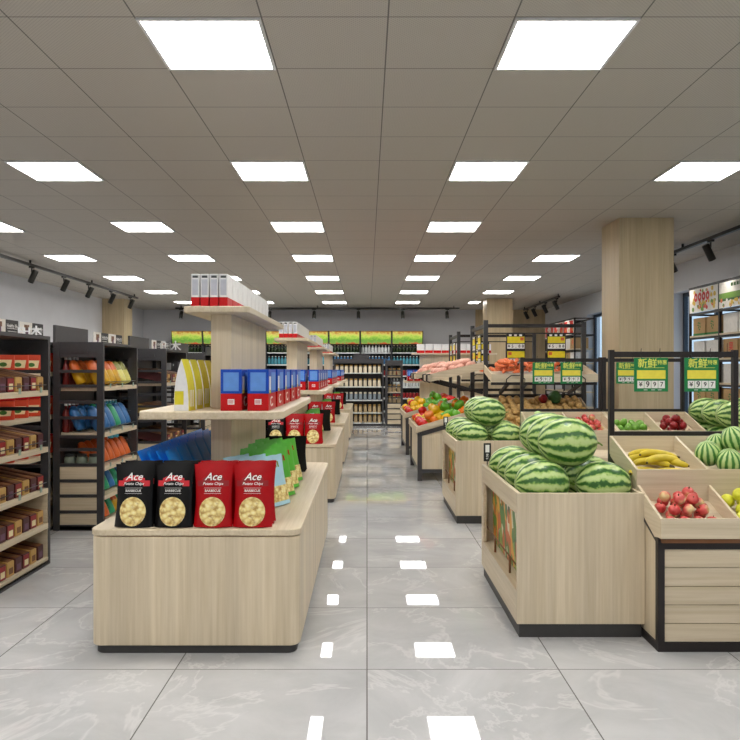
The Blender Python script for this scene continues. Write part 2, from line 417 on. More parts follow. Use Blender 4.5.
for k, y in enumerate([7.9, 9.0, 10.1, 11.2, 12.3]): SP((4.18, y, TZ), (0, 0, R(100)), 'black spotlight on the track above the right wall rack, %s from the front' % ORD[k], 'spotlights on the right track')
for k, y in enumerate([16.3, 17.3, 18.4, 19.3]): SP((4.18, y, TZ), (0, 0, R(100)), 'black spotlight on the short far right track, %s from the front' % ORD[k], 'spotlights on the far right track')
for k in range(7): SP((-4.83+1.152*k, 19.2, TZ), (0, 0, 0), 'black spotlight on the far wall track, %s from the left' % ORD[k], 'spotlights on the far wall track')

# ------------------------------------------------------------------ promotion islands
def island_proto(L):
    t = thing('display_island', 'x', 'display stand')
    hw = .465; h2 = L/2
    MB().slab(-hw+.01, hw-.03, -h2+.02, h2-.02, 0, .038, .045).build('plinth', 'plinth_dark', t)
    MB().slab(-hw-.005, hw-.015, -h2+.005, h2-.005, .038, .517, .05, seg=9).build('body', 'oak_z', t)
    MB().slab(-hw-.01, hw-.01, -h2, h2, .522, .55, .055, e=.003, seg=9).build('worktop', 'oak_y', t)
    MB().slab(-hw+.002, hw-.022, -h2+.012, h2-.012, .517, .522, .06, e=.0005).build('shadow_gap', 'brown_print', t)
    MB().box(-.052, .052, -.64, .64, .5501, 1.5345).build('upright', 'oak_z', t, bevel=.002)
    sh = MB()
    sh.slab(-.35, .345, -.935, .935, 1.015, 1.053, .085, e=.004, seg=10)
    a = sh.build('middle_shelf', 'oak_y', t)
    sh = MB().slab(-.165, .165, -.79, .79, 1.535, 1.565, .05, e=.003)
    sh.build('top_shelf', 'oak_y', t)
    return t
IC = -.747
ISL = [(3.245, 2.37, 'nearest'), (6.95, 2.1, 'second'), (9.75, 2.37, 'third'), (13.2, 2.37, 'fourth')]
def bag(name, film, kind, wd=.176, h=.278, th=.058):
    """stand-up crisp bag, front towards -Y"""
    def front(x, z):
        u = min(1, abs(x)/(wd/2)); k = max(0, min(1, z/h))
        t_ = th/2*(1-k**1.6)**.8*(1-u**2.6)+.004
        return -t_
    def width(z):
        k = z/h
        return wd/2*(1.0-.10*math.sin(PI*min(1, k*1.02)) + (.03 if k > .9 else 0)*0)
    nx, nz = 12, 12
    b_ = MB(); fv = []; 
    for sgn in (1, -1):
        vs = []
        for j in range(nz+1):
            z = h*j/nz; W = width(z)
            for i in range(nx+1):
                u = -1+2*i/nx; y = front(u*wd/2, z)*sgn
                vs.append((u*W, y if abs(u) < 1 else 0, z+(0.0012*math.sin(9*u) if j == nz else 0)))
        fs = []
        for j in range(nz):
            for i in range(nx):
                q = (j*(nx+1)+i, j*(nx+1)+i+1, (j+1)*(nx+1)+i+1, (j+1)*(nx+1)+i); fs.append(q if sgn == 1 else q[::-1])
        b_.add(vs, fs, 0, True)
    b_.add([(-width(0), 0, 0)]+[(-wd/2+wd*i/nx, front(-wd/2+wd*i/nx, 0), 0) for i in range(1, nx)]+[(width(0), 0, 0)]+[(wd/2-wd*i/nx, -front(wd/2-wd*i/nx, 0), 0) for i in range(1, nx)], [tuple(range(2*nx))[::-1]], 0)
    def wr(off):
        return lambda p: Vector((p.x, front(p.x, p.z)-off, p.z))
    def disc(cx, cz, rx, rz, m, off, pw=2.0):
        vs = []; fs = []; n = 28; rings = 4
        for r_ in range(1, rings+1):
            for k in range(n):
                a = 2*PI*k/n; ca, sa = math.cos(a), math.sin(a)
                x = cx+rx*r_/rings*math.copysign(abs(ca)**(2/pw), ca); z = cz+rz*r_/rings*math.copysign(abs(sa)**(2/pw), sa); vs.append((x, front(x, z)-off, z))
        vs.append((cx, front(cx, cz)-off, cz)); c = len(vs)-1
        for k in range(n): fs.append((c, k, (k+1) % n))
        for r_ in range(rings-1):
            for k in range(n): fs.append((r_*n+k, (r_+1)*n+k, (r_+1)*n+(k+1) % n, r_*n+(k+1) % n))
        b_.add(vs, fs, m, True)
    def quad(x0, x1, z0, z1, m, off, arch=0, n=8):
        vs = []
        for i in range(n+1):
            x = x0+(x1-x0)*i/n; dz = arch*(1-((x-(x0+x1)/2)/((x1-x0)/2))**2)
            for z in (z0+dz, z1+dz): vs.append((x, front(x, z)-off, z))
        b_.add(vs, [(2*i, 2*i+2, 2*i+3, 2*i+1) for i in range(n)], m, True)
    if kind == 'chips':
        disc(0, .069, .058, .064, 2, .0015)                      # picture of crisps
        rb = 3
        quad(-.048, .048, .190, .214, rb, .0018, .014)
        quad(-.07, -.042, .180, .205, rb, .0015); quad(.042, .07, .180, .205, rb, .0015)
        b_.text('Ace', .046, (0, 0, .221), (1, 0, 0), (0, 0, 1), 1, .35, wr(.0035))
        b_.text('Potato Chips', .017, (0, 0, .191), (1, 0, 0), (0, 0, 1), 1, .3, wr(.0035))
        b_.text('BARBECUE', .0145, (0, 0, .160), (1, 0, 0), (0, 0, 1), 1, 0, wr(.003))
        quad(-.038, .038, .1715, .1727, 1, .002); quad(-.038, .038, .1475, .1487, 1, .002)
        mats = [film, 'white_print', 'chips_picture', 'ribbon_red' if film == 'black_film' else 'dark_red_print']
    elif kind == 'green':
        quad(-.085, .085, .02, .10, 2, .002); 
        for k in range(5): quad(-.052+.022*k, -.038+.022*k, .195, .225, 3 if film[0] == 'g' else 1, .002, n=2)
        mats = [film, 'olive_print', 'chips_picture', 'red_film']
    else: mats = [film]
    o = b_.build(name, mats)
    return o
def proto(film, kind, **k):
    o = bag('crisp_bag', film, kind, **k); tag(o, 'x', 'crisp bag'); return Src(o)
BK, RD = proto('black_film', 'chips'), proto('red_film', 'chips')
GR, PB = proto('green_film', 'green', wd=.22, h=.27, th=.035), proto('pale_blue_film', 'green', wd=.22, h=.26, th=.035)
BL = proto('blue_film', 'plain', wd=.21, h=.33, th=.014)

def white_box():
    t = thing('white_carton_box', 'x', 'box')
    b_ = MB().box(-.0205, .0205, -.07, .07, .05, .167)
    b_.build('carton', 'white_plastic', t, bevel=.0015)
    f = MB().box(-.0207, .0207, -.0702, .0702, 0, .05)
    f.build('red_base', 'red_card', t)
    g = MB().box(-.015, .015, -.0708, -.0701, .06, .14); g.box(-.014, .014, -.0712, -.0701, .147, .159, 1); g.build('front_label', ['grey_print', 'glove'], t)
    return t
WBX = Src(white_box())
def blue_box():
    t = thing('snack_box', 'x', 'box')
    MB().box(-.051, .051, -.14, .14, 0, .082).build('lower_box', 'red_card', t, bevel=.002)['label'] = 'red lower box'
    MB().box(-.051, .051, -.14, .14, .083, .20).build('upper_box', 'blue_card', t, bevel=.002)['label'] = 'blue upper box'
    g = MB().box(-.037, .037, -.1408, -.1395, .095, .185, 0)
    for s_ in (-1, 1):
        g.box(s_*.0505, s_*.0518, -.04, .12, .095, .185, 0)
        g.box(s_*.0505, s_*.0519, -.115, -.06, .085, .165, 1); g.box(s_*.0505, s_*.0521, -.115, -.06, .083, .10, 2)
        pts = [(s_*.0515, .045*math.cos(a)-.03, .042+.022*math.sin(a)) for a in [PI*.3+PI*1.5*k/9 for k in range(10)]]
        g.tube(pts, .003, 6, 1)
    g.box(-.016, .016, -.1408, -.1395, .03, .056, 1)
    for k in range(5): g.box(-.012+.005*k, -.0095+.005*k, -.1412, -.1395, .034, .052, 3)
    g.build('printed_label', ['light_blue_print', 'white_print', 'yellow_card', 'red_card'], t)
    return t
BBX = Src(blue_box())
def arch_pack():
    t = thing('arch_pack', 'x', 'food pack')
    prof = [(-.037, 0), (.037, 0)]+[(.037*(1-(k/9)**2.1), .04+.21*(k/9)) for k in range(1, 10)]
    left = [(-x, z) for x, z in prof[2:-1]][::-1]
    MB().prism(prof+left, 1, -.045, .045, 1, 0).build('carton', ['white_plastic', 'yellow_card'], t, bevel=.001)
    g = MB().box(-.033, .012, -.0462, -.0451, .03, .095, 0)
    sd = MB()
    for s_ in (1,):
        for k in range(7):
            z0 = .01+.03*k
    g.build('front_label', ['yellow_card'], t)
    st = MB()
    for k in range(3): st.box(.0371, .0378, -.03+.02*k, -.022+.02*k, .02, .10, 0)
    st.build('side_stripes', ['white_print'], t)
    return t
AP = Src(arch_pack())
LI = {}
for n, (y0, L, nm) in enumerate(ISL):
    if L not in LI: LI[L] = Src(island_proto(L))
    cy = y0+L/2
    LI[L]((IC, cy, 0), label='%s light oak display island with crisps on top, left of the aisle' % nm, group='oak display islands')
    cyc = y0+1.2  # shelves keep their own spacing
    def Lb(what): return ('%s on the %s island' % (what, nm)).replace(', on', ' on')
    # front bags: two black, two red, three deep
    for c in range(4):
        for d in range(3 if n < 2 else 2):
            src = BK if c < 2 else RD; colr = 'black' if c < 2 else 'red'; side = 'left' if c % 2 == 0 else 'right'
            if d == 0: lab = Lb('front %s crisp bag, %s of the two,' % (colr, side))
            else: lab = Lb('%s crisp bag, %s behind the front %s one,' % (colr, ORD[d-1], side))
            src((-1.04+.1765*c, y0+.058+.064*d, .551), (R(-5), 0, R(rnd.uniform(-2, 2))), lab, '%s crisp bags' % colr)
            # far end group, turned around
            yb = y0+L-.40-.060*d
            src2 = RD if c < 2 else BK; cl2 = 'red' if c < 2 else 'black'
            lab2 = Lb('%s crisp bag at the far end, turned away,' % cl2)
            src2((-1.04+.1765*c, yb, .551), (R(-7), 0, PI+R(rnd.uniform(-2, 2))), lab2, '%s crisp bags turned away at far end of %s island' % (cl2, nm), scale=(1, 1, .86))
    # blue bags on the left, facing left
    ym0 = y0+.44; ym1 = y0+L-.60
    nb = int((ym1-ym0)/.2)
    if n == 0 or True:
        for r_ in range(4 if n == 0 else 2):
            for k in range(nb+1):
                BL((-.985+.045*r_, y0+.46+k*.2, .5525), (R(-24), 0, R(90)), Lb('blue crisp bag in the slanted rows'), 'blue crisp bags on the %s island' % nm)
    # green bags on the right
    for r_ in range(3 if n == 0 else 1):
        ng = 4
        for k in range(ng):
            if k == 0: src, cn = PB, 'pale blue'
            else: src, cn = GR, 'green'
            lab = Lb('pale blue crisp bag at the front of the %s row' % ('outer', 'middle', 'inner')[r_]) if k == 0 else Lb('%s crisp bag, %s from the front in the %s slanted row' % (cn, ORD[k], ('outer', 'middle', 'inner')[r_]))
            src(((-.455 if n == 0 else -.54)-.085*r_, ym0+.12+k*.27, .553), (R(-13), 0, R(63+rnd.uniform(-2, 2))), lab, '%s crisp bags' % cn)
    # middle shelf: snack boxes in two columns at the right, one at the left behind the arch packs
    ms = cyc-.88
    for k in range(5):
        for c in range(2):
            yy = ms+.14+k*.355
            if c == 0 or True:
                x = (-.655, -.525)[c]
                if n == 0 or c == 1 or k == 0:
                    lab = Lb('blue and red box, %s from the front in the %s row' % (ORD[k], ('inner', 'outer')[c]))
                    if yy < cyc+.84: BBX((x+.0, yy, 1.0535), (0, 0, 0), lab, 'blue and red snack boxes')
    if n == 0:
        for k in range(4): AP((-.885+.002*k, ms+.03+k*.16, 1.0535), (0, 0, R(-8)), Lb('white and yellow arched pack, %s from the front,' % ORD[k]), 'white and yellow arched packs')
    # top shelf
    for k in range(10):
        for c in range(4):
            if n > 0 and not (c == 3 or k == 0): continue
            yy = cyc-.66+k*.155
            if k == 0 and n == 0: lab = Lb('white and red carton, %s from the left in the front row' % ORD[c]); gp = 'front cartons on the nearest top shelf'
            else: lab = Lb('slim white and red carton on the top shelf'); gp = 'white and red cartons on the top shelf of the %s island' % nm
            if k == 0 and n == 0: pass
            elif k == 0: lab = Lb('white and red carton at the front of the top shelf'); gp = 'front cartons of the %s island' % nm
            WBX((IC-.115+.047*c, yy, 1.5655), (0, 0, 0), lab, gp)

# island at the far right, turned crosswise
t = Src(island_proto(1.94))((1.63, 13.88, 0), (0, 0, PI/2), 'far oak display island standing crosswise behind the fruit racks', 'oak display islands')
for k in range(9): WBX((1.0+.155*k, 13.80, 1.5655), (0, 0, PI/2), 'white and red carton lying side-on, %s from the left on the crosswise island' % ORD[k], 'cartons on the crosswise island')
for k in range(3): BBX((.79+.13*k, 13.64, 1.0535), (0, 0, 0), 'blue and red snack box, %s from the left on the crosswise island' % ORD[k], 'snack boxes on the crosswise island')

# ------------------------------------------------------------------ left snack racks
SLV = [1.12, .758, .493, .267, .05]
def rack(x1, y0, L, label, group, header=True, posters=False, levels=SLV, low=.493, n_clip=True):
    x0 = x1-.39
    t = thing('snack_rack', label, 'shelf rack', (x1, y0, 0), 0, group)
    for e, nm in ((0, 'near'), (L-.03, 'far')):
        f = MB()
        for x in (-.39, -.05): f.box(x, x+.05, e, e+.03, 0, 1.467)
        for z in (.02, .146, .27, .387, .51, .63, .73, .877, 1.0, 1.125, 1.24, 1.36): f.box(-.34, -.05, e+.004, e+.026, z-.012, z+.012)
        f.box(-.34, -.05, e+.004, e+.026, 1.372, 1.467); f.box(-.34, -.05, e+.004, e+.026, 0, .045)
        f.box(-.31, -.12, e-.004, e+.004, 1.385, 1.41)
        f.build('end_frame', 'dark_metal', t)
        MB().box(-.34, -.05, e+.010, e+.020, .045, low+.01).build('end_panel', 'oak_x', t)
    b_ = MB().box(-.39, -.0, .03, L-.03, 0, .03); 
    b_.build('base_rail', 'dark_metal', t); MB().box(-.39, 0, .0301, L-.0301, 1.445, 1.467).build('top_panel', 'dark_metal', t)
    for z in levels:
        s_ = MB().box(-.385, 0.0, .031, L-.031, z-.034, z).build('shelf_board', 'oak_y', t, bevel=.002)
        if z > .4 and n_clip:
            for k in range(3):
                yy = .16+(L-.3)*k/2
                MB().box(0.001, .004, yy-.013, yy+.013, z-.012, z+.022).build('price_clip', 'clip_plastic', s_)
            MB().tube([(-.01, .04, z+.035), (-.01, L-.04, z+.035)], .003, 6).build('guard_wire', 'dark_metal', s_)
    for a_ in (.031, L-.039): MB().box(-.377, -.004, a_, a_+.008, .051, .457).build('side_lining', 'oak_x', t)
    MB().box(-.3855, -.378, .031, L-.031, .051, 1.40).build('back_panel', 'dark_metal', t)
    if header: MB().box(-.39, -.37, 0, L*.77, 1.4675, 1.60).build('header_board', 'dark_metal', t)
    if posters:
        for k in range(2):
            a = .03+k*.40
            p = MB().box(-.384, -.374, a, a+.36, 1.468, 1.595, 0); p.box(-.3739, -.3725, a+.175, a+.355, 1.475, 1.595, 1)
            p.text('Healthy life', .034, (-.3718, a+.265, 1.555), (0, 1, 0), (0, 0, 1), 2)
            p.box(-.3719, -.3715, a+.19, a+.34, 1.535, 1.538, 2); p.box(-.3719, -.3715, a+.2, a+.33, 1.515, 1.518, 2)
            q = MB.lathe
            for (yy, zz, r_, mm) in ((.07, 1.55, .022, 3), (.095, 1.53, .018, 4), (.11, 1.56, .014, 3), (.08, 1.51, .012, 4)):
                p.box(-.3739, -.373, a+yy-r_, a+yy+r_, zz-r_*1.2, zz+r_*1.2, mm)
            p.build('header_poster', ['poster_white', 'black_print', 'white_print', 'brown_print', 'mauve_print'], t, loc=(.375, 0, 0))
    return t
XF = -2.05
rack(XF, 3.92, .87, 'dark metal snack rack with oak shelves nearest the camera on the left', 'aisle snack racks')
rack(XF, 5.75, .87, 'dark metal rack of leaning colour pouches, left of the nearest island', 'aisle snack racks')
rack(XF, 7.55, .87, 'dark metal rack of brown snack boxes behind the pouch rack', 'aisle snack racks')
rack(XF, 9.35, .87, 'dark metal rack with jars behind the snack box rack', 'aisle snack racks')
rack(XF, 11.15, .87, 'dark metal rack farthest back in the left aisle row', 'aisle snack racks')
rack(-2.46, 4.83, 1.77, 'set-back dark rack of orange tubs between the two nearest racks', 'set-back racks', False, True, [1.235, .90, .60, .27, .05], .493, False)
rack(-2.46, 6.64, 1.77, 'set-back dark rack of red bottles behind the pouch rack', 'set-back racks', False, True, SLV, .493, False)
rack(-2.46, 8.44, 1.77, 'set-back dark rack with posters beside the snack box rack', 'set-back racks', False, True)
# standing white letters on top of racks
def letters(txt, x, y, z, lab, size):
    b_ = MB(); vs, fs = text_mesh(txt)
    b_.add([(vx*size, 0, vy*size) for vx, vy in vs], fs)
    o = b_.build('sign_letters', 'white_plastic', loc=(x, y, z)); s_ = o.modifiers.new('depth', 'SOLIDIFY'); s_.thickness = .012
    tag(o, lab, 'sign letters')
letters('EH木', -2.18, 4.775, 1.4975, 'small white standing letters on top of the nearest left rack', .07)
letters('食木', -2.24, 8.40, 1.51, 'white standing letters on top of the snack box rack', .13)

def choc_box(c1, c2, c3):
    t = thing('snack_carton', 'x', 'snack box')
    # open display box, front towards +X, rear raised
    b_ = MB()
    b_.prism([(-.30, .055), (0, 0), (0, .085), (-.30, .145)], 1, -.04, .04)
    b_.build('carton', c1, t, bevel=.0015)
    f = MB()
    f.box(.0005, .0015, -.037, .037, .004, .08, 0); f.lathe([(.001, .0)], 3) if False else None
    f.box(.0016, .0024, -.024, .024, .015, .05, 1)
    f.prism([(-.29, .1445), (-.004, .0875), (-.004, .0895), (-.29, .1465)], 1, -.03, .03, 2)
    f.build('printed_label', [c2, c3, 'brown_print' if c1 == 'maroon' else c3], t)
    return t
CB = [Src(choc_box('maroon', 'dark_red_print', 'cream_print')), Src(choc_box('tan_card', 'tan_card', 'brown_print')), Src(choc_box('maroon', 'maroon', 'mauve_print'))]
CN = ['maroon', 'tan', 'dark plum']
def fill_boxes(x1, y0, nm, lv, pitch=.098, n=8):
    for li in lv:
        z = SLV[li]
        for k in range(n):
            j = (k+li) % 3
            CB[j]((x1-.02, y0+.085+pitch*k, z+.001), (0, 0, R(rnd.uniform(-1.5, 1.5))), '%s snack carton, %s shelf down in the %s, %s from the front' % (CN[j], ORD[li], nm, ORD[k]), 'snack cartons')
fill_boxes(XF, 3.92, 'nearest left rack', range(5), n=8)
fill_boxes(XF, 7.55, 'snack box rack', range(5))
def pouch(cb, ct):
    o = MB(); h = .205
    prof = [(.0, 0), (.35, .0), (.46, .012), (.5, .04), (.5, .11), (.46, .15), (.36, .185), (.22, .20), (.0, .205)]
    seg = 14; vs = []
    for r_, z in prof:
        for k in range(seg):
            a = 2*PI*k/seg; vs.append((r_*.085*math.cos(a), r_*.115*math.sin(a), z))
    fs = [(i*seg+k, i*seg+(k+1) % seg, (i+1)*seg+(k+1) % seg, (i+1)*seg+k) for i in range(len(prof)-1) for k in range(seg)]
    for i, f in enumerate(fs): o.add([], [], 0)
    o.v = vs
    for i in range(len(prof)-1):
        for k in range(seg): o.f.append([i*seg+k, i*seg+(k+1) % seg, (i+1)*seg+(k+1) % seg, (i+1)*seg+k]); o.m.append(0 if i < 4 else 1); o.s.append(True)
    return Src(tag(o.build('pouch', [cb, ct]), 'x', 'pouch'))
PC = {'orange and yellow': pouch('pouch_yellow', 'pouch_orange'), 'olive and pale yellow': pouch('pouch_lemon', 'pouch_olive'), 'blue': pouch('pouch_blue', 'pouch_blue'), 'green': pouch('pouch_green', 'pouch_green'), 'orange': pouch('pouch_orange', 'pouch_orange')}
ROWS = [(0, ['orange and yellow']*4+['olive and pale yellow']*2), (1, ['blue', 'blue', 'blue', 'green', 'blue', 'blue']), (2, ['orange']*6), (3, ['green', 'green', 'blue', 'green', 'blue', 'blue']), (4, ['olive and pale yellow', 'orange', 'green', 'orange and yellow', 'green', 'olive and pale yellow'])]
for li, cols in ROWS:
    for k, cn in enumerate(cols):
        for d in range(2 if li < 3 else 1):
            sc = 1 if li < 2 else .85
            if li == 2 and k == 0: continue
            PC[cn]((XF-.06-.14*d, 5.75+.10+.132*k, SLV[li]+.001+.018*sc), (0, R(-24), 0), '%s leaning pouch, %s shelf down, %s along in the %s row' % (cn, ORD[li], ORD[k], ('aisle', 'inner')[d]), 'leaning pouches', scale=(sc, sc, sc))
def bottle(name, prof, mats, ms, cat):
    o = MB().lathe(prof, 10, ms=ms).build(name, mats); return Src(tag(o, 'x', cat))
JAR = [(.03, 0), (.035, .005), (.035, .07), (.028, .08), (.030, .081), (.030, .10), (.001, .101)]
def jar(c, lid='lid_gold'): return bottle('jar', JAR, [c, lid], [0, 0, 0, 0, 1, 1], 'jar')
JG, JC, JA, JB = jar('jar_green', 'glove'), jar('jar_cream'), jar('jar_amber'), jar('jar_grey', 'jar_cream')
for k in range(3): JG((XF-.10-.095*k, 5.83, .494), None, 'grey jar behind the end slats of the pouch rack, %s from the right' % ORD[k], 'grey jars in the pouch rack', scale=(1.25, 1.25, .95))
SL = bottle('slim_bottle', [(.026, 0), (.03, .006), (.03, .13), (.012, .17), (.012, .19), (.014, .191), (.014, .21), (.001, .211)], ['bottle_red', 'white_print'], [0, 0, 0, 0, 1, 1, 1], 'bottle')
for li in (0, 1):
    for k in range(4): SL((-2.372, 5.83+.075*k, SLV[li]+.001), None, 'slim red bottle at the inner end of the pouch rack, %s shelf down' % ORD[li], 'slim red bottles in the pouch rack, %s shelf' % ORD[li], scale=(.9, .9, 1.1))
for li in (0, 1, 2, 3):
    for k in range(7): (JA, JG, JC, JA)[li]((XF-.06, 9.35+.12+.105*k, SLV[li]+.001), None, 'small jar on the %s shelf from the top of the jar rack' % ORD[li], 'jars on the %s shelf of the jar rack' % ORD[li], scale=(1.2, 1.2, 1.3))
for li in (0, 1, 2, 3):
    for k in range(6): PC[('orange', 'blue', 'olive and pale yellow', 'orange')[li]]((XF-.06, 11.15+.12+.13*k, SLV[li]+.02), (0, R(-24), 0), '%s pouch on the farthest left rack, %s shelf from the top' % (('orange', 'blue', 'olive', 'orange')[li], ORD[li]), 'pouches on the farthest left rack, %s shelf' % ORD[li])
def tub():
    t = thing('orange_tub', 'x', 'tub')
    MB().slab(-.06, .06, -.065, .065, 0, .14, .02, e=.004).build('tub_body', 'orange_tub', t)
    g = MB().prism([(-.038, .03), (.038, .03), (.046, .09), (-.046, .09)], 0, .0602, .0612, 0); g.prism([(.02*math.cos(a), .055+.016*math.sin(a)) for a in [PI*k/6 for k in range(12)]], 0, .0613, .062, 1)
    g.prism([(-.038, .03), (.038, .03), (.046, .09), (-.046, .09)], 1, -.0665, -.0655, 0); g.prism([(.02*math.cos(a), .055+.016*math.sin(a)) for a in [PI*k/6 for k in range(12)]], 1, -.0672, -.0664, 1)
    g.build('label', ['cream_print', 'green_leaf'], t)
    MB().slab(-.062, .062, -.067, .067, .1405, .155, .02, e=.003).build('lid', 'red_card', t)
    return t
TB = Src(tub())
for li in (0, 1, 2):
    for k in range(5): TB((-2.46-.11, 4.83+.14+.215*k, (1.235, .90, .60)[li]+.001), (0, 0, R(-50)), 'orange tub with cream label, %s shelf down, %s along in the set-back rack' % (ORD[li], ORD[k]), 'orange tubs', scale=(1.25, 1.25, .95))
TL = bottle('slim_bottle', [(.026, 0), (.03, .006), (.03, .13), (.012, .17), (.012, .19), (.014, .191), (.014, .21), (.001, .211)], ['bottle_teal', 'white_print'], [0, 0, 0, 0, 1, 1, 1], 'bottle')
for li in (0, 1, 2):
    for k in range(10): (SL if k < 5 or li == 0 else TL)((-2.53, 6.64+.07+.082*k, SLV[li]+.001), None, '%s slim bottle on the %s shelf of the set-back rack behind the pouches' % ('red' if k < 5 or li == 0 else 'teal', ORD[li]), '%s slim bottles, %s shelf' % ('red' if k < 5 or li == 0 else 'teal', ORD[li]))
for li in (0, 1):
    for k in range(7): CB[k % 3]((-2.49, 8.44+.10+.11*k, SLV[li]+.001), None, '%s snack carton, %s shelf down in the set-back rack with posters, %s along' % (CN[k % 3], ORD[li], ORD[k]), 'snack cartons')

# ------------------------------------------------------------------ coolers across the far wall
def cooler():
    t = thing('drinks_cooler', 'x', 'refrigerator')
    W = .835
    b_ = MB().box(0, W, .72, .76, .0, 2.29); b_.box(0, .02, 0, .72, 0, 2.29); b_.box(W-.02, W, 0, .72, 0, 2.29); b_.box(.02, W-.02, 0, .72, 0, .12); b_.box(.02, W-.02, .15, .72, 1.86, 1.90)
    b_.build('cabinet', 'fridge_black', t)
    for z in (.14, .50, .80, 1.10, 1.40, 1.72):
        s_ = MB().box(.021, W-.021, .1, .719, z-.03, z).build('shelf', 'shelf_white', t)
    sg = MB().prism([(-.02, 2.28), (-.06, 2.28), (0.03, 1.93), (.06, 1.93)], 0, .012, W-.012, 1)
    sg.build('sign_case', ['trim_black', 'trim_black'], t)
    a = MB()
    vs = [(.025, -.0635, 2.27), (W-.025, -.0635, 2.27), (W-.025, .024, 1.94), (.025, .024, 1.94)]
    a.add(vs, [(3, 2, 1, 0)], 0)
    n = Vector((0, -.97, -.25))*.004
    for k in range(9):
        u = .16+.06*k; z = 2.03+.012*((k*7) % 3); f = (2.27-z)/.33; yy = -.0635+.0875*f
        a.add([(u, yy-.004, z+.05), (u+.045, yy-.004, z+.05), (u+.045, yy+.009-.004, z), (u, yy+.009-.004, z)], [(3, 2, 1, 0)], 1)
    a.build('lit_panel', ['lit_sign', 'white_print'], t)
    return t
CL = Src(cooler())
FX0 = 1.49-8*.835; FY = 19.62
bt = lambda c, cap: bottle('drink_bottle', [(.032, 0), (.035, .006), (.035, .13), (.015, .18), (.015, .2), (.017, .2005), (.017, .22), (.001, .221)], [c, cap], [0, 0, 0, 0, 1, 1, 1], 'bottle')
can = bottle('drink_can', [(.03, 0), (.034, .006), (.034, .13), (.03, .14), (.001, .141)], ['can_red', 'white_print'], [0, 0, 0, 1], 'can')
DB = {'dark green': bt('bottle_dark', 'cream_print'), 'white': bt('bottle_white', 'white_print'), 'blue': bt('bottle_blue', 'white_print'), 'teal': bt('bottle_teal', 'white_print')}
for i in range(8):
    CL((FX0+i*.835, FY, 0), label='open black drinks cooler with lit green sign, %s from the left' % ORD[i], group='drinks coolers')
    rows = [(1.72, 'dark green' if i not in (5, 6) else 'white'), (1.40, ['blue', 'blue', 'blue', 'teal', 'teal', 'blue', 'blue', 'teal'][i]), (1.10, 'can'), (.80, 'white'), (.50, 'can')]
    if i == 6: rows[0] = (1.72, 'white')
    if i == 5: rows[0] = (1.72, 'dark green')
    for ri, (z, kind) in enumerate(rows):
        if ri > 2 and i < 7: continue
        for k in range(9):
            src = can if kind == 'can' else DB[kind]
            nmk = 'red can' if kind == 'can' else kind+' bottle'
            src((FX0+i*.835+.07+.087*k, FY+.16, z+.001), None, '%s, %s shelf down in the %s drinks cooler from the left' % (nmk, ORD[ri], ORD[i]), '%s, %s shelf, %s cooler' % (nmk, ORD[ri], ORD[i]), scale=(1.1, 1.1, 1.0 if z != 1.72 else .85))

# jar gondola facing the camera in front of the coolers
t = thing('jar_gondola', 'tall dark gondola shelf of jars facing the aisle in front of the coolers', 'shelf rack', (-.75, 16.5, 0))
W = 1.12
MB().box(0, W, .36, .39, 0, 1.50).build('back_panel', 'dark_metal', t)
for x in (0, W-.03): MB().box(x, x+.03, 0, .36, 0, 1.50).build('side_panel', 'dark_metal', t)
MB().box(.03, W-.03, 0, .36, 0, .06).build('base', 'dark_metal', t)
MB().box(.03, W-.03, 0, .36, 1.40, 1.50).build('top_panel', 'dark_metal', t)
MB().box(.45, .80, -.005, .02, 1.501, 1.60).build('header_board', 'dark_metal', t)
JL = [1.19, .88, .58, .30, .075]
for z in JL: MB().box(.031, W-.031, -.02, .359, z-.02, z).build('shelf_board', 'shelf_white', t)
for li, z in enumerate(JL):
    for k in range(10):
        src = (JC, JC, JB, JA, JA)[li]; cn = ('cream', 'cream', 'grey', 'amber', 'amber')[li]
        src((-.75+.08+.105*k, 16.56, z+.001), None, '%s jar on the %s shelf from the top of the jar gondola' % (cn, ORD[li]), 'jars on the %s gondola shelf' % ORD[li], scale=(1.12, 1.12, 1.75))
        if li in (0, 3): src((-.75+.08+.105*k, 16.70, z+.001), None, '%s jar in the rear row on the %s shelf of the jar gondola' % (cn, ORD[li]), 'rear jars on the %s gondola shelf' % ORD[li], scale=(1.12, 1.12, 1.75))
t = rack(.40, 16.5, .36, 'narrow dark end rack of jars right of the jar gondola', None)
t.location = (.80, 16.5, 0); t.name = 'end_rack'
for li, z in enumerate((1.12, .758, .493)):
    for k in range(3): JA((.80-.09-.1*k, 16.5+.08, z+.001), None, 'amber jar on the %s shelf of the narrow end rack, %s from the right' % (ORD[li], ORD[k]), 'jars in the end rack', scale=(1.2, 1.2, 1.7))

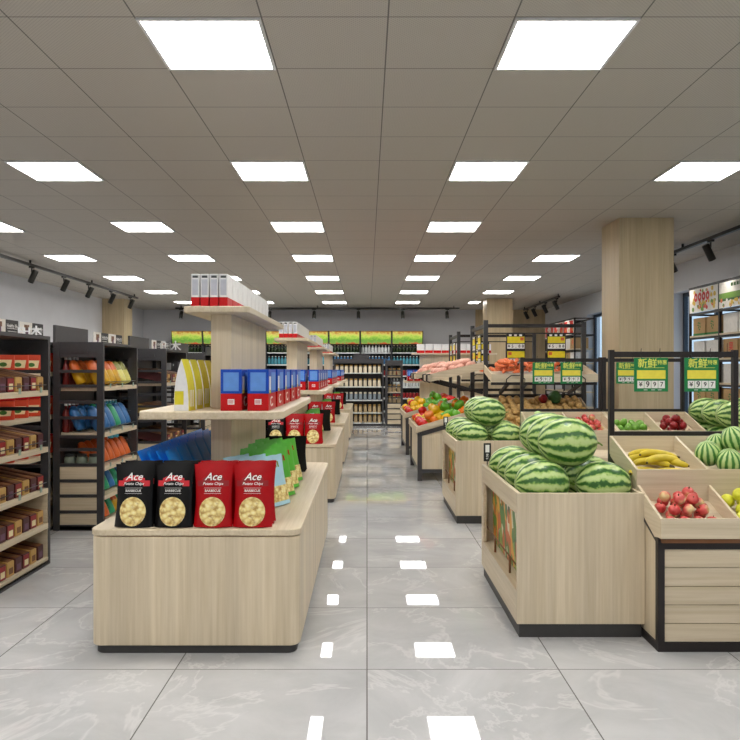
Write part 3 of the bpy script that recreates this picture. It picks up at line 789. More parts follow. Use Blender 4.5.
# ------------------------------------------------------------------ watermelon bins
def melon_bin():
    t = thing('melon_bin', 'x', 'display bin')
    D = 1.07; W = .596
    MB().box(.012, W-.012, .012, D-.012, 0, .065).build('plinth', 'plinth_dark', t)
    MB().box(0, W, 0, .02, .065, .675).build('front_panel', 'oak_z', t, bevel=.001)
    MB().box(0, W, D-.02, D, .065, .675).build('rear_panel', 'oak_z', t, bevel=.001)
    for s_, x in (('l', 0), ('r', W-.02)):
        a = MB().box(x, x+.02, .02, D-.02, .575, .675); a.box(x, x+.02, .02, D-.02, .065, .20); a.box(x, x+.02, D-.07, D-.02, .2, .575)
        a.build('side_panel', 'oak_y', t, bevel=.001)
    MB().box(.02, W-.02, .02, D-.02, .565, .578).build('bin_floor', 'oak_y', t)
    MB().box(.0, W-.0, .0201, D-.0201, .2001, .215).build('niche_shelf', 'oak_y', t)
    MB().box(.13, W-.13, .021, D-.021, .216, .564).build('core_panel', 'oak_y', t)
    for s_ in (-1, 1):
        xi, xo = (.055, .02) if s_ < 0 else (W-.055, W-.02)
        p = MB(); 
        vs = [(.050 if s_ < 0 else W-.050, .022, .562), (.050 if s_ < 0 else W-.050, D-.075, .562), (.062 if s_ < 0 else W-.062, D-.075, .225), (.062 if s_ < 0 else W-.062, .022, .225)]
        vs += [(x+.004*(-s_), y, z) for x, y, z in vs]
        p.add(vs, [(0, 1, 2, 3), (7, 6, 5, 4), (0, 4, 5, 1), (1, 5, 6, 2), (2, 6, 7, 3), (3, 7, 4, 0)])
        p.build('vegetable_poster', 'vegetable_photo', t)
        x = .028 if s_ < 0 else W-.028
        r_ = MB().tube([(x, .022, .30), (x, D-.022, .30)], .004, 8)
        for k in (.3, .7): r_.tube([(x, D*k, .216), (x, D*k, .30)], .006, 6)
        r_.build('guard_rail', 'brown_print', t)
    return t
MBN = Src(melon_bin())
def melon():
    t = thing('watermelon', 'x', 'watermelon')
    MB().ball(.138, .112, .112, seg=28, rings=18, fn=lambda p: 1+.012*math.sin(5*p.x)).build('rind', 'melon_rind', t, rot=(0, 0, 0))
    MB().tube([(.134, 0, 0), (.15, .004, .006), (.16, .012, .012)], [.006, .004, .004], 8).build('stem', 'stem_green', t)
    return t
# poles of the ball sit on z; build the melon with its long axis on x
ML = Src(melon())
def price_stand(x, y, z, label):
    t = thing('price_card_holder', label, 'price card', (x, y, z))
    MB().tube([(0, 0, 0), (0, 0, .05)], .003, 6).build('pin', 'trim_black', t)
    b_ = MB().box(-.022, .022, -.004, .004, .02, .13, 0); b_.box(-.012, .012, -.0046, -.004, .075, .12, 1); b_.text('9.98', .02, (0, -.0047, .05), (0, 0, 1), (-1, 0, 0), 1)
    b_.build('card', ['black_print', 'white_print'], t)
def fill_bin(X, Y, nm, full=True):
    W = .596
    if X > 2:
        for r_ in range(4):
            for c in range(2): ML((X+.596*(.25+.5*c), Y+.15+.245*r_, .905), (R(rnd.uniform(0, 360)), 0, R(rnd.uniform(-5, 5))), 'oblong striped watermelon, upper layer of the right melon bin, %s %s one' % (('front', 'second', 'third', 'rearmost')[r_], ('left', 'right')[c]), 'oblong watermelons')
    for r_ in range(4):
        for c in range(2):
            where = 'right' if c else 'left'
            depth = ('front', 'second', 'third', 'rearmost')[r_]
            ML((X+W*(.25+.5*c)+rnd.uniform(-.004, .004), Y+.15+.245*r_, .70+rnd.uniform(-.008, .008)), (R(rnd.uniform(0, 360)), 0, R(rnd.uniform(-5, 5)+(180 if rnd.random() < .5 else 0))), 'oblong striped watermelon, lower layer of the %s, %s %s one' % (nm, depth, where), 'oblong watermelons', scale=(.97, 1, 1))
    for r_ in range(3 if X < 2 else 0):
        depth = ('front', 'middle', 'rear')[r_]
        ML((X+W*.5+rnd.uniform(-.01, .01), Y+.22+.235*r_, .893), (R(rnd.uniform(0, 360)), 0, R(rnd.uniform(-5, 5))), 'oblong striped watermelon on top of the heap in the %s, %s one' % (nm, depth), 'oblong watermelons', scale=(1.05, 1.08, 1.08))
for X, Y, nm in ((.70, 3.45, 'nearest melon bin'), (.72, 6.01, 'second melon bin'), (2.69, 5.32, 'right melon bin')):
    MBN((X, Y, 0), label='light oak %s on a dark plinth' % nm, group='melon bins'); fill_bin(X, Y, nm)
    if X < 2: price_stand(X+.03, Y+1.04, .676, 'small black price card standing on the corner of the %s' % nm)

# ------------------------------------------------------------------ stepped fruit stands
def open_tray(t, name, W, f_y, f_z, b_y, b_z, h, drop, parts=2, back=True):
    """sloping tray: front edge top at (f_y,f_z), back edge top at (b_y,b_z); walls h high; front board goes down by drop"""
    th = .012
    prof_floor = [(f_y, f_z-h), (b_y, b_z-h), (b_y, b_z-h-th), (f_y, f_z-h-th)]
    MB().prism(prof_floor, 0, .012, W-.012).build('tray_floor', 'oak_x', t)
    MB().box(0, W, f_y-th, f_y, f_z-drop, f_z).build('front_board', 'oak_x', t, bevel=.001)
    if back: MB().box(.0, W, b_y, b_y+th, b_z-h-th, b_z).build('rear_board', 'oak_x', t, bevel=.001)
    side = [(f_y, f_z), (b_y, b_z), (b_y, b_z-h-.02), (f_y+.06, f_z-h-.02), (f_y+.02, f_z-drop), (f_y, f_z-drop)]
    for k in range(parts+1):
        x = (W-th)*k/parts
        if 0 < k < parts: MB().prism([(f_y, f_z), (b_y, b_z), (b_y, b_z-h), (f_y, f_z-h)], 0, x, x+th).build('divider', 'oak_y', t)
        else: MB().prism(side, 0, x, x+th).build('side_board', 'oak_y', t)
def stand(label, loc):
    t = thing('fruit_stand', label, 'fruit stand', loc, 0, 'stepped fruit stands')
    W = .69
    # frame
    for x in (.015, W-.015):
        MB().box(x-.015, x+.015, .02, .05, 0, .50).build('leg', 'black_metal', t)
        MB().box(x-.013, x+.013, .68, .71, 0, 1.357).build('post', 'black_metal', t)
    f = MB()
    f.box(.03, W-.03, .02, .05, .455, .485); f.box(.03, W-.03, .02, .05, .0, .04)
    for x in (.015, W-.015):
        f.bar((x, .03, .49), (x, .68, .78), .028, .03); f.box(x-.014, x+.014, .05, .68, .0, .035)
    f.box(.03, W-.03, .682, .708, .893, .922); f.build('frame', 'black_metal', t)
    MB().box(.028, W-.028, .682, .708, 1.318, 1.348).build('top_beam', 'black_metal', t)
    for k in range(5):
        z = .042+k*.0825
        MB().box(.032, W-.032, .028, .046, z+.001, z+.080).build('plank', 'oak_x', t)
    for x in (.008, W-.016):
        MB().prism([(.05, .036), (.679, .036), (.679, .762), (.05, .483)], 0, x, x+.008).build('side_panel', 'oak_z', t)
    MB().box(.012, W-.012, -.0, .10, .487, .505).build('tray_bearer', 'brown_print', t)
    open_tray(t, 't', W, 0.0, .597, .27, .70, .075, .089, back=False)
    open_tray(t, 't', W, .29, .775, .665, .90, .085, .16)
    return t
st1 = stand('nearest stepped fruit stand with peaches below and bananas above', (1.29, 3.26, 0))
dup(st1, (1.29, 5.54, 0), None, 'second stepped fruit stand, behind the watermelons, with peaches at the top')
dup(st1, (1.982, 5.54, 0), None, 'stepped fruit stand in the second row holding limes and dark red apples')
def sign_green(s=.18):
    t = thing('price_sign', 'x', 'price sign')
    h = s/2
    MB().box(-h, h, -.003, .003, -2*h, 0).build('board', 'sign_green', t, bevel=.001)
    p = MB(); u, v = (1, 0, 0), (0, 0, 1); y = -.0035
    p.text('新鲜', .052, (-.02, y, -.032), u, v, 0); p.text('特惠', .026, (.058, y, -.026), u, v, 0)
    p.box(-.04, .07, y, -.003, -.054, -.052, 0)
    p.box(-.076, .076, -.0038, -.003, -.112, -.066, 1)
    for k, c in enumerate('¥997'):
        x = -.056+.037*k
        p.box(x-.0175, x+.0175, -.0038, -.003, -.162, -.122, 2); p.text(c, .044 if k == 1 else .034, (x, -.0042, -.142), u, v, 3)
    p.box(-.04, -.02, -.0036, -.003, -.172, -.169, 2); p.box(0, .02, -.0036, -.003, -.172, -.169, 2); p.box(.035, .055, -.0036, -.003, -.172, -.169, 2)
    p.build('printed_face', ['sign_text', 'sign_yellow', 'white_print', 'black_print'], t)
    c = MB()
    for x in (-.05, .05): c.tube([(x, .0, .0), (x, .012, .022), (x, .004, .05)], .0018, 6)
    c.build('hook', 'black_metal', t)
    return t
GS = Src(sign_green())
SY1, SY2 = 3.26+.672, 5.54+.672
for x, y, l in ((1.509, SY1, 'green and yellow price sign hanging above the bananas'), (1.777, SY1, 'green and yellow price sign hanging above the small melons'), (1.29+.19, SY2, 'green price sign, left one of the pair over the second fruit stand'), (1.29+.425, SY2, 'green price sign, right one of the pair over the second fruit stand'), (1.982+.20, SY2, 'green price sign over the limes, partly behind a nearer sign')):
    GS((x, y, 1.315), None, l, 'green price signs')

# fruit makers
def fruit(name, rx, ry, rz, mat, cat, fn=None, stem=None, seg=14, rings=9):
    t = thing(name, 'x', cat)
    MB().ball(rx, ry, rz, seg=seg, rings=rings, fn=fn).build('skin', mat, t)
    if stem: MB().tube([(0, 0, rz*.82), (.003, 0, rz*1.15)], [.003, .0025], 6).build('stem', stem, t)
    return Src(t)
def single(name, mat, cat, rx, ry, rz, fn=None, seg=12, rings=8):
    return Src(tag(MB().ball(rx, ry, rz, seg=seg, rings=rings, fn=fn).build(name, mat), 'x', cat))
dimple = lambda p: 1-.22*max(0, abs(p.z)-.8)/.2
PCH = fruit('peach', .027, .027, .025, 'peach', 'peach', dimple, 'stem_brown')
APD = fruit('dark_red_apple', .033, .033, .031, 'apple_dark', 'apple', dimple, 'stem_brown')
LIM = single('lime', 'lime_green', 'lime', .028, .028, .036, lambda p: 1+.06*max(0, abs(p.z)-.9)/.1)
GUA = single('guava', 'guava', 'guava', .036, .036, .042)
LEM = single('lemon', 'lemon', 'lemon', .033, .033, .032, None, 16, 10)
SMM = Src(tag(MB().ball(.064, .061, .061, seg=24, rings=16, fn=lambda p: 1+.012*math.cos(12*math.atan2(p.z, p.y))).build('small_striped_melon', 'small_melon_rind'), 'x', 'melon'))
def heap(src, x0, x1, ya, yb, zf, r, label, group, three=0, top=.55, scale=1, jit=.25, two=True, pick=None):
    cnt = 0; d = 2*r*1.02
    nx = max(1, int((x1-x0)/d)); ny = max(1, int((yb-ya)/(d*.9)))
    pts = []
    for j in range(ny):
        for i in range(nx-(j % 2)):
            x = x0+(x1-x0)/nx*(i+.5+(.5 if j % 2 else 0)); y = ya+(yb-ya)*(j+.5)/ny
            pts.append((x, y, zf(y, x)+r))
    if two:
        for j in range(ny-1):
            for i in range(nx-1):
                if rnd.random() < top:
                    x = x0+(x1-x0)/nx*(i+1); y = ya+(yb-ya)*(j+1)/ny
                    pts.append((x, y, zf(y, x)+r*2.45))
    for j in range(ny-2 if three else 0):
        for i in range(nx-2):
            if rnd.random() < three: pts.append((x0+(x1-x0)/nx*(i+1.5), ya+(yb-ya)*(j+1.5)/ny, zf(ya+(yb-ya)*(j+1.5)/ny, 0)+r*3.8))
    for x, y, z in pts:
        s_ = pick(x, y) if pick else (src, label, group)
        s_[0]((x+rnd.uniform(-1, 1)*r*jit*.5, y+rnd.uniform(-1, 1)*r*jit*.5, z), (rnd.uniform(-.5, .5)*2, rnd.uniform(-.5, .5)*2, rnd.uniform(0, 6.28)), s_[1], s_[2])
        cnt += 1
    return cnt
def slope(y0, z0, y1, z1): return lambda y, x=0: z0+(z1-z0)*(y-y0)/(y1-y0)
f1 = slope(3.26, .531, 3.53, .634); f2 = slope(3.55, .694, 3.925, .819)
heap(PCH, 1.318, 1.575, 3.275, 3.49, f1, .026, 'red and cream peach in the lower left tray of the nearest fruit stand', 'peaches in the nearest stand', top=.9, three=.7)
heap(LEM, 1.643, 1.955, 3.275, 3.49, f1, .0335, 'yellow lemon in the lower right tray of the nearest fruit stand', 'lemons', top=1, jit=.1, three=.8)
# small striped melons
for x, y, z, l in ((1.695, 3.68, .835, 'leftmost one'), (1.765, 3.605, .805, 'front one in the middle'), (1.835, 3.70, .905, 'on top of the others'), (1.90, 3.62, .81, 'front one at the right'), (1.80, 3.80, .86, 'rear one behind the others')):
    SMM((x, y, z), (R(20), R(70), R(rnd.uniform(0, 90))), 'small round striped melon beside the bananas, %s' % l, 'small striped melons')
def banana():
    t = thing('banana', 'x', 'banana')
    pts = []; rs = []
    for k in range(11):
        a = -1.0+2.0*k/10; pts.append((.085*math.sin(a)*1.1, .085*math.cos(a)-.06, 0)); rs.append(.0175*(1-abs(a)**4*.55))
    MB().tube(pts, rs, 10).build('peel', 'banana', t)
    e = pts[-1]; d = Vector(pts[-1])-Vector(pts[-2]); d.normalize()
    MB().tube([Vector(e), Vector(e)+d*.022], [.008, .005], 8).build('stalk', 'banana_tip', t)
    e2 = Vector(pts[0]); d2 = (e2-Vector(pts[1])).normalized()
    MB().tube([e2, e2+d2*.006], [.006, .003], 8).build('tip', 'banana_tip', t)
    return t
BN = Src(banana())
bl = [(1.365, 3.60, 0, 10, 'front left'), (1.42, 3.665, .012, -12, 'long one across the middle left'), (1.50, 3.60, 0, 170, 'front right'), (1.395, 3.74, 0, 0, 'rear left'), (1.47, 3.70, .03, -20, 'on top in the middle'), (1.52, 3.76, .0, 40, 'rear right'), (1.545, 3.68, .01, 100, 'right end'), (1.46, 3.635, .034, 8, 'on top at the front'), (1.44, 3.80, 0, -5, 'farthest back')]
for x, y, dz, a, l in bl: BN((x, y+.03, f2(y)+.035+dz*1.3), (R(18), R(rnd.uniform(-6, 6)), R(a)), 'yellow banana in the tray of the nearest fruit stand, %s' % l, 'bananas', scale=(1.1, 1.1, 1.1))
g2 = slope(5.83, .694, 6.205, .819)
heap(GUA, 1.33, 1.58, 5.86, 6.17, g2, .038, 'pale green guava in the upper left tray of the second fruit stand', 'guavas')
heap(PCH, 1.66, 1.93, 5.86, 6.17, g2, .028, 'red and cream peach in the upper right tray of the second fruit stand', 'peaches in the second stand')
heap(LIM, 2.02, 2.27, 5.86, 6.12, g2, .028, 'bright green lime in the tray behind the nearest green signs', 'limes')
heap(APD, 2.38, 2.61, 5.86, 6.14, g2, .032, 'dark red apple in the tray behind the bananas', 'dark red apples', top=1, three=.6)

# ------------------------------------------------------------------ two-tier corner produce rack
def corner_rack():
    t = thing('produce_rack', 'x', 'produce rack')
    # origin at x=.55,y=8.33 in the room
    X0, Y0 = .55, 8.33
    def bx(mb, x0, x1, y0, y1, z0, z1, m=0): mb.box(x0-X0, x1-X0, y0-Y0, y1-Y0, z0, z1, m)
    for yy in (8.34, 9.70):
        a = MB(); bx(a, .57, .62, yy, yy+.05, 0, .53); a.build('leg', 'dark_metal', t)
        a = MB(); bx(a, 1.36, 1.41, yy+(.27 if yy < 9 else .0), yy+.05+(.27 if yy < 9 else 0), 0, 1.83); a.build('post', 'dark_metal', t)
    a = MB(); bx(a, 2.50, 2.55, 8.61, 8.66, 0, 1.81); a.build('post', 'dark_metal', t)
    a = MB()
    for yy in (8.365, 9.725):
        a.bar((.595-X0, yy-Y0, .53), (1.33-X0, yy-Y0, .745), .045, .06)
        a.bar((.62-X0, yy-Y0, .11), (1.33-X0, yy-Y0, .11), .03, .04)
        a.bar((1.33-X0, yy-Y0, 0), (1.33-X0, yy-Y0, .78), .04, .04)
    a.bar((.595-X0, 8.39-Y0, .53), (.595-X0, 9.7-Y0, .53), .04, .04); a.bar((.595-X0, 8.39-Y0, .11), (.595-X0, 9.7-Y0, .11), .03, .04)
    a.build('lower_frame', 'dark_metal', t)
    for yy in (8.365, 9.725):
        MB().prism([(.62-X0, .13), (1.31-X0, .13), (1.31-X0, .735), (.62-X0, .53)], 1, yy-.008-Y0, yy+.008-Y0).build('end_panel', 'oak_z', t)
    a = MB(); bx(a, .588, .602, 8.39, 9.70, .13, .51); a.build('aisle_panel', 'oak_z', t)
    # left pepper tray (slopes up to the right)
    def zz(x): return .575+(x-.565)*.29
    MB().prism([(.565-X0, .555), (1.34-X0, .78), (1.34-X0, .768), (.565-X0, .543)], 1, 8.318-Y0, 9.782-Y0).build('tray_floor', 'oak_y', t)
    for yy in (8.30, 9.78):
        MB().prism([(.565-X0, .616), (1.345-X0, .845), (1.345-X0, .785), (.565-X0, .556)], 1, yy-Y0, yy+.016-Y0).build('tray_end', 'oak_x', t)
    a = MB(); bx(a, .551, .565, 8.30, 9.796, .54, .616); a.build('tray_lip', 'oak_y', t)
    # upper left tray
    MB().prism([(.75-X0, 1.13), (1.35-X0, 1.265), (1.35-X0, 1.255), (.75-X0, 1.12)], 1, 8.602-Y0, 9.70-Y0).build('tray_floor', 'oak_y', t)
    for yy in (8.59, 9.70):
        MB().prism([(.744-X0, 1.205), (1.355-X0, 1.345), (1.355-X0, 1.255), (.744-X0, 1.115)], 1, yy-Y0, yy+.012-Y0).build('tray_end', 'oak_x', t)
    a = MB(); bx(a, .738, .75, 8.59, 9.712, 1.115, 1.205); a.build('tray_lip', 'oak_y', t)
    a = MB()
    for yy in (8.62, 9.2): 
        a.tube([(.736-X0, yy-Y0, 1.10), (.70-X0, yy-Y0, 1.12), (.70-X0, yy-Y0, 1.19), (.736-X0, yy-Y0, 1.2)], .006, 6)
        a.tube([(.736-X0, yy+.12-Y0, 1.10), (.70-X0, yy+.12-Y0, 1.12), (.70-X0, yy+.12-Y0, 1.19), (.736-X0, yy+.12-Y0, 1.2)], .006, 6)
    a.build('tray_handle', 'black_metal', t)
    a = MB()
    for yy in (8.70, 9.6): MB().bar((1.36-X0, yy-Y0, .98), (.85-X0, yy-Y0, 1.12), .03, .035).build('bracket', 'black_metal', t)
    # front potato bin
    a = MB(); 
    for x in (1.43, 2.47): a.prism([(7.78-Y0, 0), (8.60-Y0, 0), (8.60-Y0, .93), (7.78-Y0, .63)], 0, x-X0, x+.015-X0)
    a.build('bin_side', 'oak_z', t)
    a = MB(); bx(a, 1.43, 2.485, 7.765, 7.78, .05, .66); a.build('bin_front', 'oak_x', t)
    MB().prism([(7.781-Y0, .585), (8.60-Y0, .865), (8.60-Y0, .85), (7.781-Y0, .57)], 0, 1.446-X0, 2.469-X0).build('bin_floor', 'oak_x', t)
    # upper front carrot tray
    MB().prism([(8.092-Y0, 1.135), (8.59-Y0, 1.235), (8.59-Y0, 1.222), (8.092-Y0, 1.122)], 0, 1.372-X0, 2.51-X0).build('tray_floor', 'oak_x', t)
    a = MB(); bx(a, 1.36, 2.522, 8.08, 8.092, 1.118, 1.205); a.build('tray_front', 'oak_x', t)
    for x in (1.36, 2.51): MB().prism([(8.092-Y0, 1.205), (8.60-Y0, 1.31), (8.60-Y0, 1.22), (8.092-Y0, 1.118)], 0, x-X0, x+.012-X0).build('tray_side', 'oak_y', t)
    a = MB()
    for xc in (1.62, 2.28):
        a.tube([(xc-.10-X0, 8.075-Y0, 1.10), (xc-.10-X0, 8.06-Y0, 1.15), (xc-.05-X0, 8.06-Y0, 1.19), (xc+.05-X0, 8.06-Y0, 1.19), (xc+.10-X0, 8.06-Y0, 1.15), (xc+.10-X0, 8.075-Y0, 1.10)], .006, 6)
    a.build('tray_handle', 'black_metal', t)
    a = MB(); bx(a, 1.36, 2.52, 8.10, 8.14, 1.085, 1.115); a.build('tray_bearer', 'black_metal', t)
    for x in (1.55, 2.35): MB().bar((x-X0, 8.62-Y0, .98), (x-X0, 8.14-Y0, 1.10), .03, .035).build('bracket', 'black_metal', t)
    a = MB(); bx(a, 1.41, 2.50, 8.615, 8.655, 1.745, 1.785); bx(a, 1.41, 2.50, 8.625, 8.645, 1.67, 1.685); bx(a, 1.41, 2.5, 8.62, 8.65, 1.29, 1.32); bx(a, 1.41, 2.5, 8.62, 8.65, .93, .97)
    bx(a, 1.37, 1.40, 8.66, 9.70, 1.745, 1.785); bx(a, 1.375, 1.395, 8.66, 9.70, 1.67, 1.685); bx(a, 1.37, 1.40, 8.66, 9.7, 1.30, 1.33)
    a.build('beam', 'black_metal', t)
    return t
PR = Src(corner_rack())
PR((.55, 8.33, 0), None, 'two-tier produce rack with peppers, carrots and potatoes, nearer one', 'produce racks')
PR((.55, 10.88, 0), None, 'two-tier produce rack with peppers behind the nearer produce rack', 'produce racks')
def sign_yellow():
    t = thing('hanging_price_board', 'x', 'price sign')
    MB().box(-.11, .11, -.006, .006, -.36, 0).build('frame', 'trim_black', t)
    p = MB(); u, v = (1, 0, 0), (0, 0, 1)
    for q in (0, 1):
        z = -.02-.17*q
        p.box(-.1, .1, -.008, -.006, z-.085, z-.01, 0); p.box(-.1, .1, -.008, -.006, z-.15, z-.095, 1)
        p.box((.05 if q == 0 else -.09), (.09 if q == 0 else -.05), -.0085, -.006, z-.055, z-.02, 3)
        for k, c in enumerate('¥5.88'): p.text(c, .05, (-.08+.04*k, -.0088, z-.122), u, v, 2)
    for k in range(3): p.box(-.08+.06*k, -.05+.06*k, -.0085, -.006, -.025, -.004, 1)
    p.build('printed_face', ['yellow_tag', 'white_print', 'black_print', 'pouch_orange'], t)
    return t
YS = Src(sign_yellow())
for dy, nm in ((0, 'nearer'), (2.55, 'farther')):
    for x, l in ((1.73, 'left'), (2.2, 'right')): YS((x, 8.604+dy, 1.668), None, 'yellow and white price board facing front on the %s produce rack, %s one' % (nm, l), 'yellow price boards')
    for y, l in ((8.95, 'front'), (9.4, 'rear')): YS((1.363, y+dy, 1.668), (0, 0, -PI/2), 'yellow price board facing the aisle on the %s produce rack, %s one' % (nm, l), 'yellow price boards')
PEP = {k: (Src(tag(MB().ball(.058, .058, .055, seg=14, rings=10, fn=lambda p: (1-.25*max(0, p.z-.7)/.3)*(1+.04*math.cos(4*math.atan2(p.y, p.x)))).build('pepper', m_), 'x', 'pepper'))) for k, m_ in (('red', 'pepper_red'), ('yellow', 'pepper_yellow'), ('orange', 'pepper_orange'))}
PEP['green'] = Src(tag(MB().ball(.05, .05, .068, seg=14, rings=10).build('mango', 'pepper_green'), 'x', 'mango'))
LUMP = lambda s_: (lambda p: 1+.09*math.sin(3*p.x+s_)*math.cos(4*p.y+s_)+.05*math.sin(7*p.z+s_))
POT = [single('potato', 'potato', 'potato', .045, .036, .033, LUMP(0), 10, 7)]
ROOT = [single('sweet_potato', 'pink_root', 'sweet potato', .066, .036, .035, LUMP(a), 10, 7) for a in (0, 2)]
def carrot():
    t = thing('carrot', 'x', 'carrot')
    MB().tube([(0, 0, 0), (.01, 0, 0), (.03, 0, 0), (.09, 0, 0), (.15, .002, 0), (.185, .004, 0)], [.012, .022, .025, .021, .012, .003], 9).build('root', 'carrot', t)
    MB().tube([(0, 0, 0), (-.012, 0, .004)], [.009, .006], 7).build('stalk_end', 'stem_green', t)
    return t
CR = Src(carrot())
for dy, nm in ((0, 'nearer'), (2.55, 'farther')):
    def pick(x, y):
        u = (x-.6)/.7+rnd.uniform(-.07, .07)
        k = 'red' if u < .10 else 'yellow' if u < .42 else 'green' if u < .72 else 'orange' if u < .88 else 'red'
        if rnd.random() < .06: k = 'orange'
        kk = 'mango' if k == 'green' else 'pepper'
        return PEP[k], '%s %s in the sloping aisle tray of the %s produce rack' % (k, kk, nm), '%s %ss on the %s rack' % (k, kk, nm)
    heap(None, .58, 1.32, 8.33+dy, 9.76+dy, lambda y, x: .558+(x-.565)*.29, .056, '', '', top=.16, pick=pick)
    # sweet potatoes on the upper left tray
    for j in range(9):
        for i in range(5):
            x = .82+.115*i+rnd.uniform(-.01, .01); y = 8.66+dy+.118*j+rnd.uniform(-.01, .01)
            ROOT[(i+j) % 2]((x, y, 1.13+(x-.75)*.225+.034), (0, R(-13)+rnd.uniform(-.1, .1), rnd.uniform(-.9, .9)), 'pinkish sweet potato on the upper aisle tray of the %s produce rack' % nm, 'sweet potatoes on the %s rack' % nm)
    for lay in (1, 2):
        for j in range(9-lay):
            for i in range(5-lay):
                x = .82+.06*lay+.115*i+rnd.uniform(-.02, .02); y = 8.66+.06*lay+dy+.118*j+rnd.uniform(-.02, .02)
                ROOT[(i+j) % 2]((x, y, 1.13+(x-.75)*.225+.036+.044*lay), (0, R(-13)+rnd.uniform(-.3, .3), rnd.uniform(-1.2, 1.2)), 'pinkish sweet potato on the upper aisle tray of the %s produce rack' % nm, 'sweet potatoes on the %s rack' % nm)
    for k in range(48 if dy == 0 else 20):
        lay = k // 20; x = 1.475+(k % 20)*.050+rnd.uniform(-.01, .01)
        y = 8.36+rnd.uniform(-.04, .06)+.06*(k % 2); sgn = rnd.choice((-1, 1)) if lay else 1
        ang = R(-90+(rnd.uniform(-62, 62) if 1.53 < x < 2.35 else (rnd.uniform(0, 50) if x < 1.6 else -rnd.uniform(0, 50)))); 
        CR((x+rnd.uniform(-.02, .02), y+dy+.12, 1.14+.2*(y+.12-8.09)+.045+.045*lay), (0, R(12+rnd.uniform(-8, 6)), ang), 'orange carrot piled in the upper front tray of the %s produce rack' % nm, 'carrots on the %s rack' % nm)
    if dy == 0:
        pf = lambda y, x: .588+(y-7.78)*.342
        c = heap(POT[0], 1.46, 2.46, 7.80, 8.56, pf, .038, 'brown potato in the lower front bin of the nearer produce rack', 'potatoes', top=.55, jit=.3)
        CB_ = fruit('cabbage', .075, .075, .07, 'cabbage', 'cabbage', LUMP(1)); CB_((2.12, 8.35, .945), None, 'dark green round cabbage lying on the potatoes')
        Cr_ = fruit('red_cabbage', .05, .05, .05, 'apple_dark', 'cabbage', LUMP(1)); Cr_((1.99, 8.36, .925), None, 'small dark red cabbage lying on the potatoes')

# ------------------------------------------------------------------ racks on the right wall
def wall_rack(y0, bays, label, first):
    Wd = .85; t = thing('wall_rack', label, 'shelf rack', (4.42, y0, 0))
    L = bays*Wd; D = .45
    for k in range(bays+1):
        for x in (0, D-.03): MB().box(x, x+.03, k*Wd-.015, k*Wd+.015, 0, 2.37).build('post', 'black_metal', t)
    f = MB()
    for z in (2.355, 2.0): 
        for k in range(bays):
            f.box(0, .03, k*Wd+.015, (k+1)*Wd-.015, z-.015, z+.015); f.box(D-.03, D, k*Wd+.015, (k+1)*Wd-.015, z-.015, z+.015)
    for k in range(bays+1):
        for z in (2.355, 2.0): f.box(.03, D-.03, k*Wd-.012, k*Wd+.012, z-.012, z+.012)
    f.build('rail', 'black_metal', t)
    for z in (1.71, 1.40, 1.09, .78, .45, .12):
        for k in range(bays):
            MB().box(0.0, D, k*Wd+.016, (k+1)*Wd-.016, z-.022, z).build('shelf_board', 'oak_y', t)
            MB().box(.005, .03, k*Wd+.016, (k+1)*Wd-.016, z-.05, z-.0225).build('shelf_rail', 'black_metal', t)
    for k in range(bays):
        a = k*Wd+.02; b_ = (k+1)*Wd-.02
        p = MB().box(-.004, .0, a, b_, 2.02, 2.335, 0)
        if first and k == bays-1:
            p.box(-.006, -.004, a+.25, b_-.02, 2.04, 2.33, 1) if False else None
            for q in range(64):
                yy = a+.06+rnd.random()*(b_-a-.12); z = 2.05+rnd.random()*.26
                if a+.2 < yy < b_-.14 and 2.15 < z < 2.28: continue
                r_ = rnd.uniform(.015, .032); z = z if z < 2.16 or rnd.random() < .4 else 2.05+rnd.random()*.1; mm = rnd.choice((2, 3, 3, 4, 5)); p.prism([(yy+r_*math.cos(2*PI*i/10), z+r_*math.sin(2*PI*i/10)) for i in range(10)], 0, -.007-.0005*q/10, -.004, mm)
            for q in range(4):
                yy = b_-.2-.115*q; z = 2.22
                ring = []
                for r0 in (.06, .022):
                    ring.append([(-.0085, yy+r0*.85*math.cos(2*PI*i/14), z+r0*math.sin(2*PI*i/14)) for i in range(14)])
                p.add(ring[0]+ring[1], [(i, (i+1) % 14, 14+(i+1) % 14, 14+i) for i in range(14)], 2)
        elif not first:
            p.box(-.006, -.004, a+.03, b_-.03, 2.04, 2.315, 2); p.box(-.0075, -.006, a+.28, b_-.30, 2.06, 2.30, 0)
            for q in range(8):
                yy = a+.08+.09*q; r_ = .03; p.prism([(yy+r_*math.cos(2*PI*i/10), 2.12+.05*(q % 3)+r_*math.sin(2*PI*i/10)) for i in range(10)], 0, -.009, -.0076, (3, 5, 0)[q % 3])
        else:
            p.box(-.006, -.004, a, b_, 2.11, 2.20, 4); p.box(-.0065, -.004, a, b_, 2.10, 2.13, 6)
            for q in range(22):
                yy = a+.05+rnd.random()*(b_-a-.1); z = 2.045+rnd.random()*.07; r_ = rnd.uniform(.02, .035)
                p.prism([(yy+r_*math.cos(2*PI*i/10), z+r_*math.sin(2*PI*i/10)) for i in range(10)], 0, -.008-.0005*q/10, -.006, rnd.choice((3, 3, 0, 5, 1)))
            for q in range(5): p.box(-.0065, -.004, a+.18+.07*q, a+.23+.07*q, 2.27, 2.31, 6)
        p.build('poster', ['poster_white', 'fruit_photo', 'poster_text_red', 'poster_yellow', 'poster_green', 'pouch_orange', 'poster_dark_green'], t)
    return t
wall_rack(7.60, 3, 'tall black wall rack of cartons with fruit posters, right of the oak column', True)
wall_rack(15.8, 3, 'tall black wall rack at the far right corner', False)
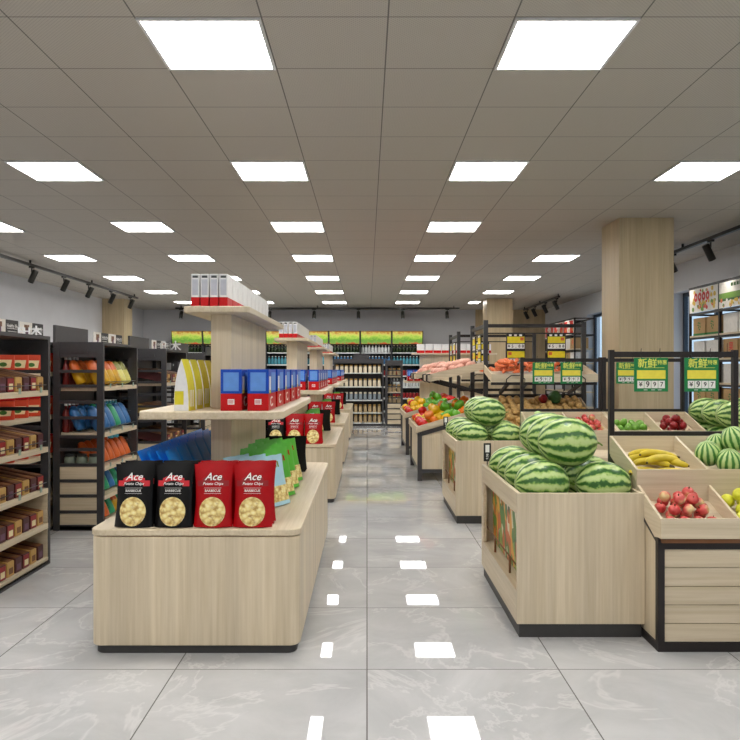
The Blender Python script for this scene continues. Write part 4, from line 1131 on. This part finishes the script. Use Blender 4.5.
def carton(mat, mark, base_):
    t = thing('carton', 'x', 'carton')
    MB().box(-.15, .15, -.17, .17, 0, .235).build('box_body', mat, t, bevel=.003)
    p = MB()
    if base_: p.box(-.1512, -.1502, -.168, .168, .002, .03, 1); p.box(-.15, .15, .1702, .1712, .002, .03, 1); p.box(-.15, .15, -.1712, -.1702, .002, .03, 1)
    if mark == 'leaf':
        for (y, z, a) in ((-.02, .16, .5), (.02, .17, -.4), (-.03, .12, .9), (.015, .11, -.9), (-.01, .08, .3), (.03, .14, 0)):
            pts = [(y+.022*math.cos(q)*math.cos(a)-.009*math.sin(q)*math.sin(a), z+.022*math.cos(q)*math.sin(a)+.009*math.sin(q)*math.cos(a)) for q in [2*PI*i/8 for i in range(8)]]
            p.prism(pts, 0, -.1518, -.1502, 1)
    if mark == 'red':
        p.text('果', .12, (-.1515, -.02, .13), (0, -1, 0), (0, 0, 1), 0); p.box(-.1515, -.1502, .06, .085, .06, .18, 2)
    if p.v: p.build('printed_mark', ['poster_text_red', 'carton_green', 'brown_print'], t)
    q = MB().box(-.149, .149, -.02, .02, .2353, .236); q.build('tape', 'cream_print', t)
    return t
CK, CW, CRd = Src(carton('kraft', 'leaf', True)), Src(carton('carton_white', '', False)), Src(carton('kraft', 'red', False))
def fill_wall(y0, bays, nm, far):
    for li, z in enumerate((1.71, 1.40, 1.09, .78)):
        for k in range(bays):
            for q in range(2):
                yy = y0+.85*k+.235+.38*q
                last = k == bays-1
                if li == 0: src, c = (CK, 'kraft carton with green leaf print') if last else (CW, 'plain white carton')
                elif li == 1: src, c = (CW, 'plain white carton') if last else (CRd, 'kraft carton with red character')
                elif li == 2: src, c = (CW, 'plain white carton')
                else: src, c = (CK, 'kraft carton with green leaf print')
                if src is CW: pass
                src((4.42+.18, yy, z+.001), (0, 0, R(rnd.uniform(-1.5, 1.5))), '%s, %s shelf, %s from far end of %s' % (c, ('top', 'second', 'third', 'fourth')[li], ORD[(bays-1-k)*2+1-q], nm), 'cartons on the right wall racks')
fill_wall(7.60, 3, 'right wall rack', False)
def far_items():
    for li, z in enumerate((1.71, 1.40, 1.09)):
        for k in range(3):
            for q in range(2):
                src, c = ((CRd, 'kraft carton with red character'), (CW, 'plain white carton'), (CK, 'kraft carton with green leaf print'))[(li+k+q) % 3]
                src((4.42+.18, 15.8+.85*k+.235+.38*q, z+.001), None, '%s, %s shelf, far corner rack, %s from front' % (c, ('top', 'second', 'third')[li], ORD[k*2+q]), 'cartons on the right wall racks')
far_items()

# ------------------------------------------------------------------ tidy: labels must tell things apart
seen = {}
for o in C.objects:
    if o.parent is None and 'label' in o:
        seen.setdefault(o['label'], []).append(o)
for l, os_ in seen.items():
    if len(os_) > 1 and len({o.get('group') for o in os_}) != 1: print('DUPLABEL', l, len(os_))
    if not 4 <= len(l.replace('-', ' ').split()) <= 16: print('LABELLEN', len(l.split()), l)
    if l == 'x': print('UNLABELLED', [o.name for o in os_][:5])
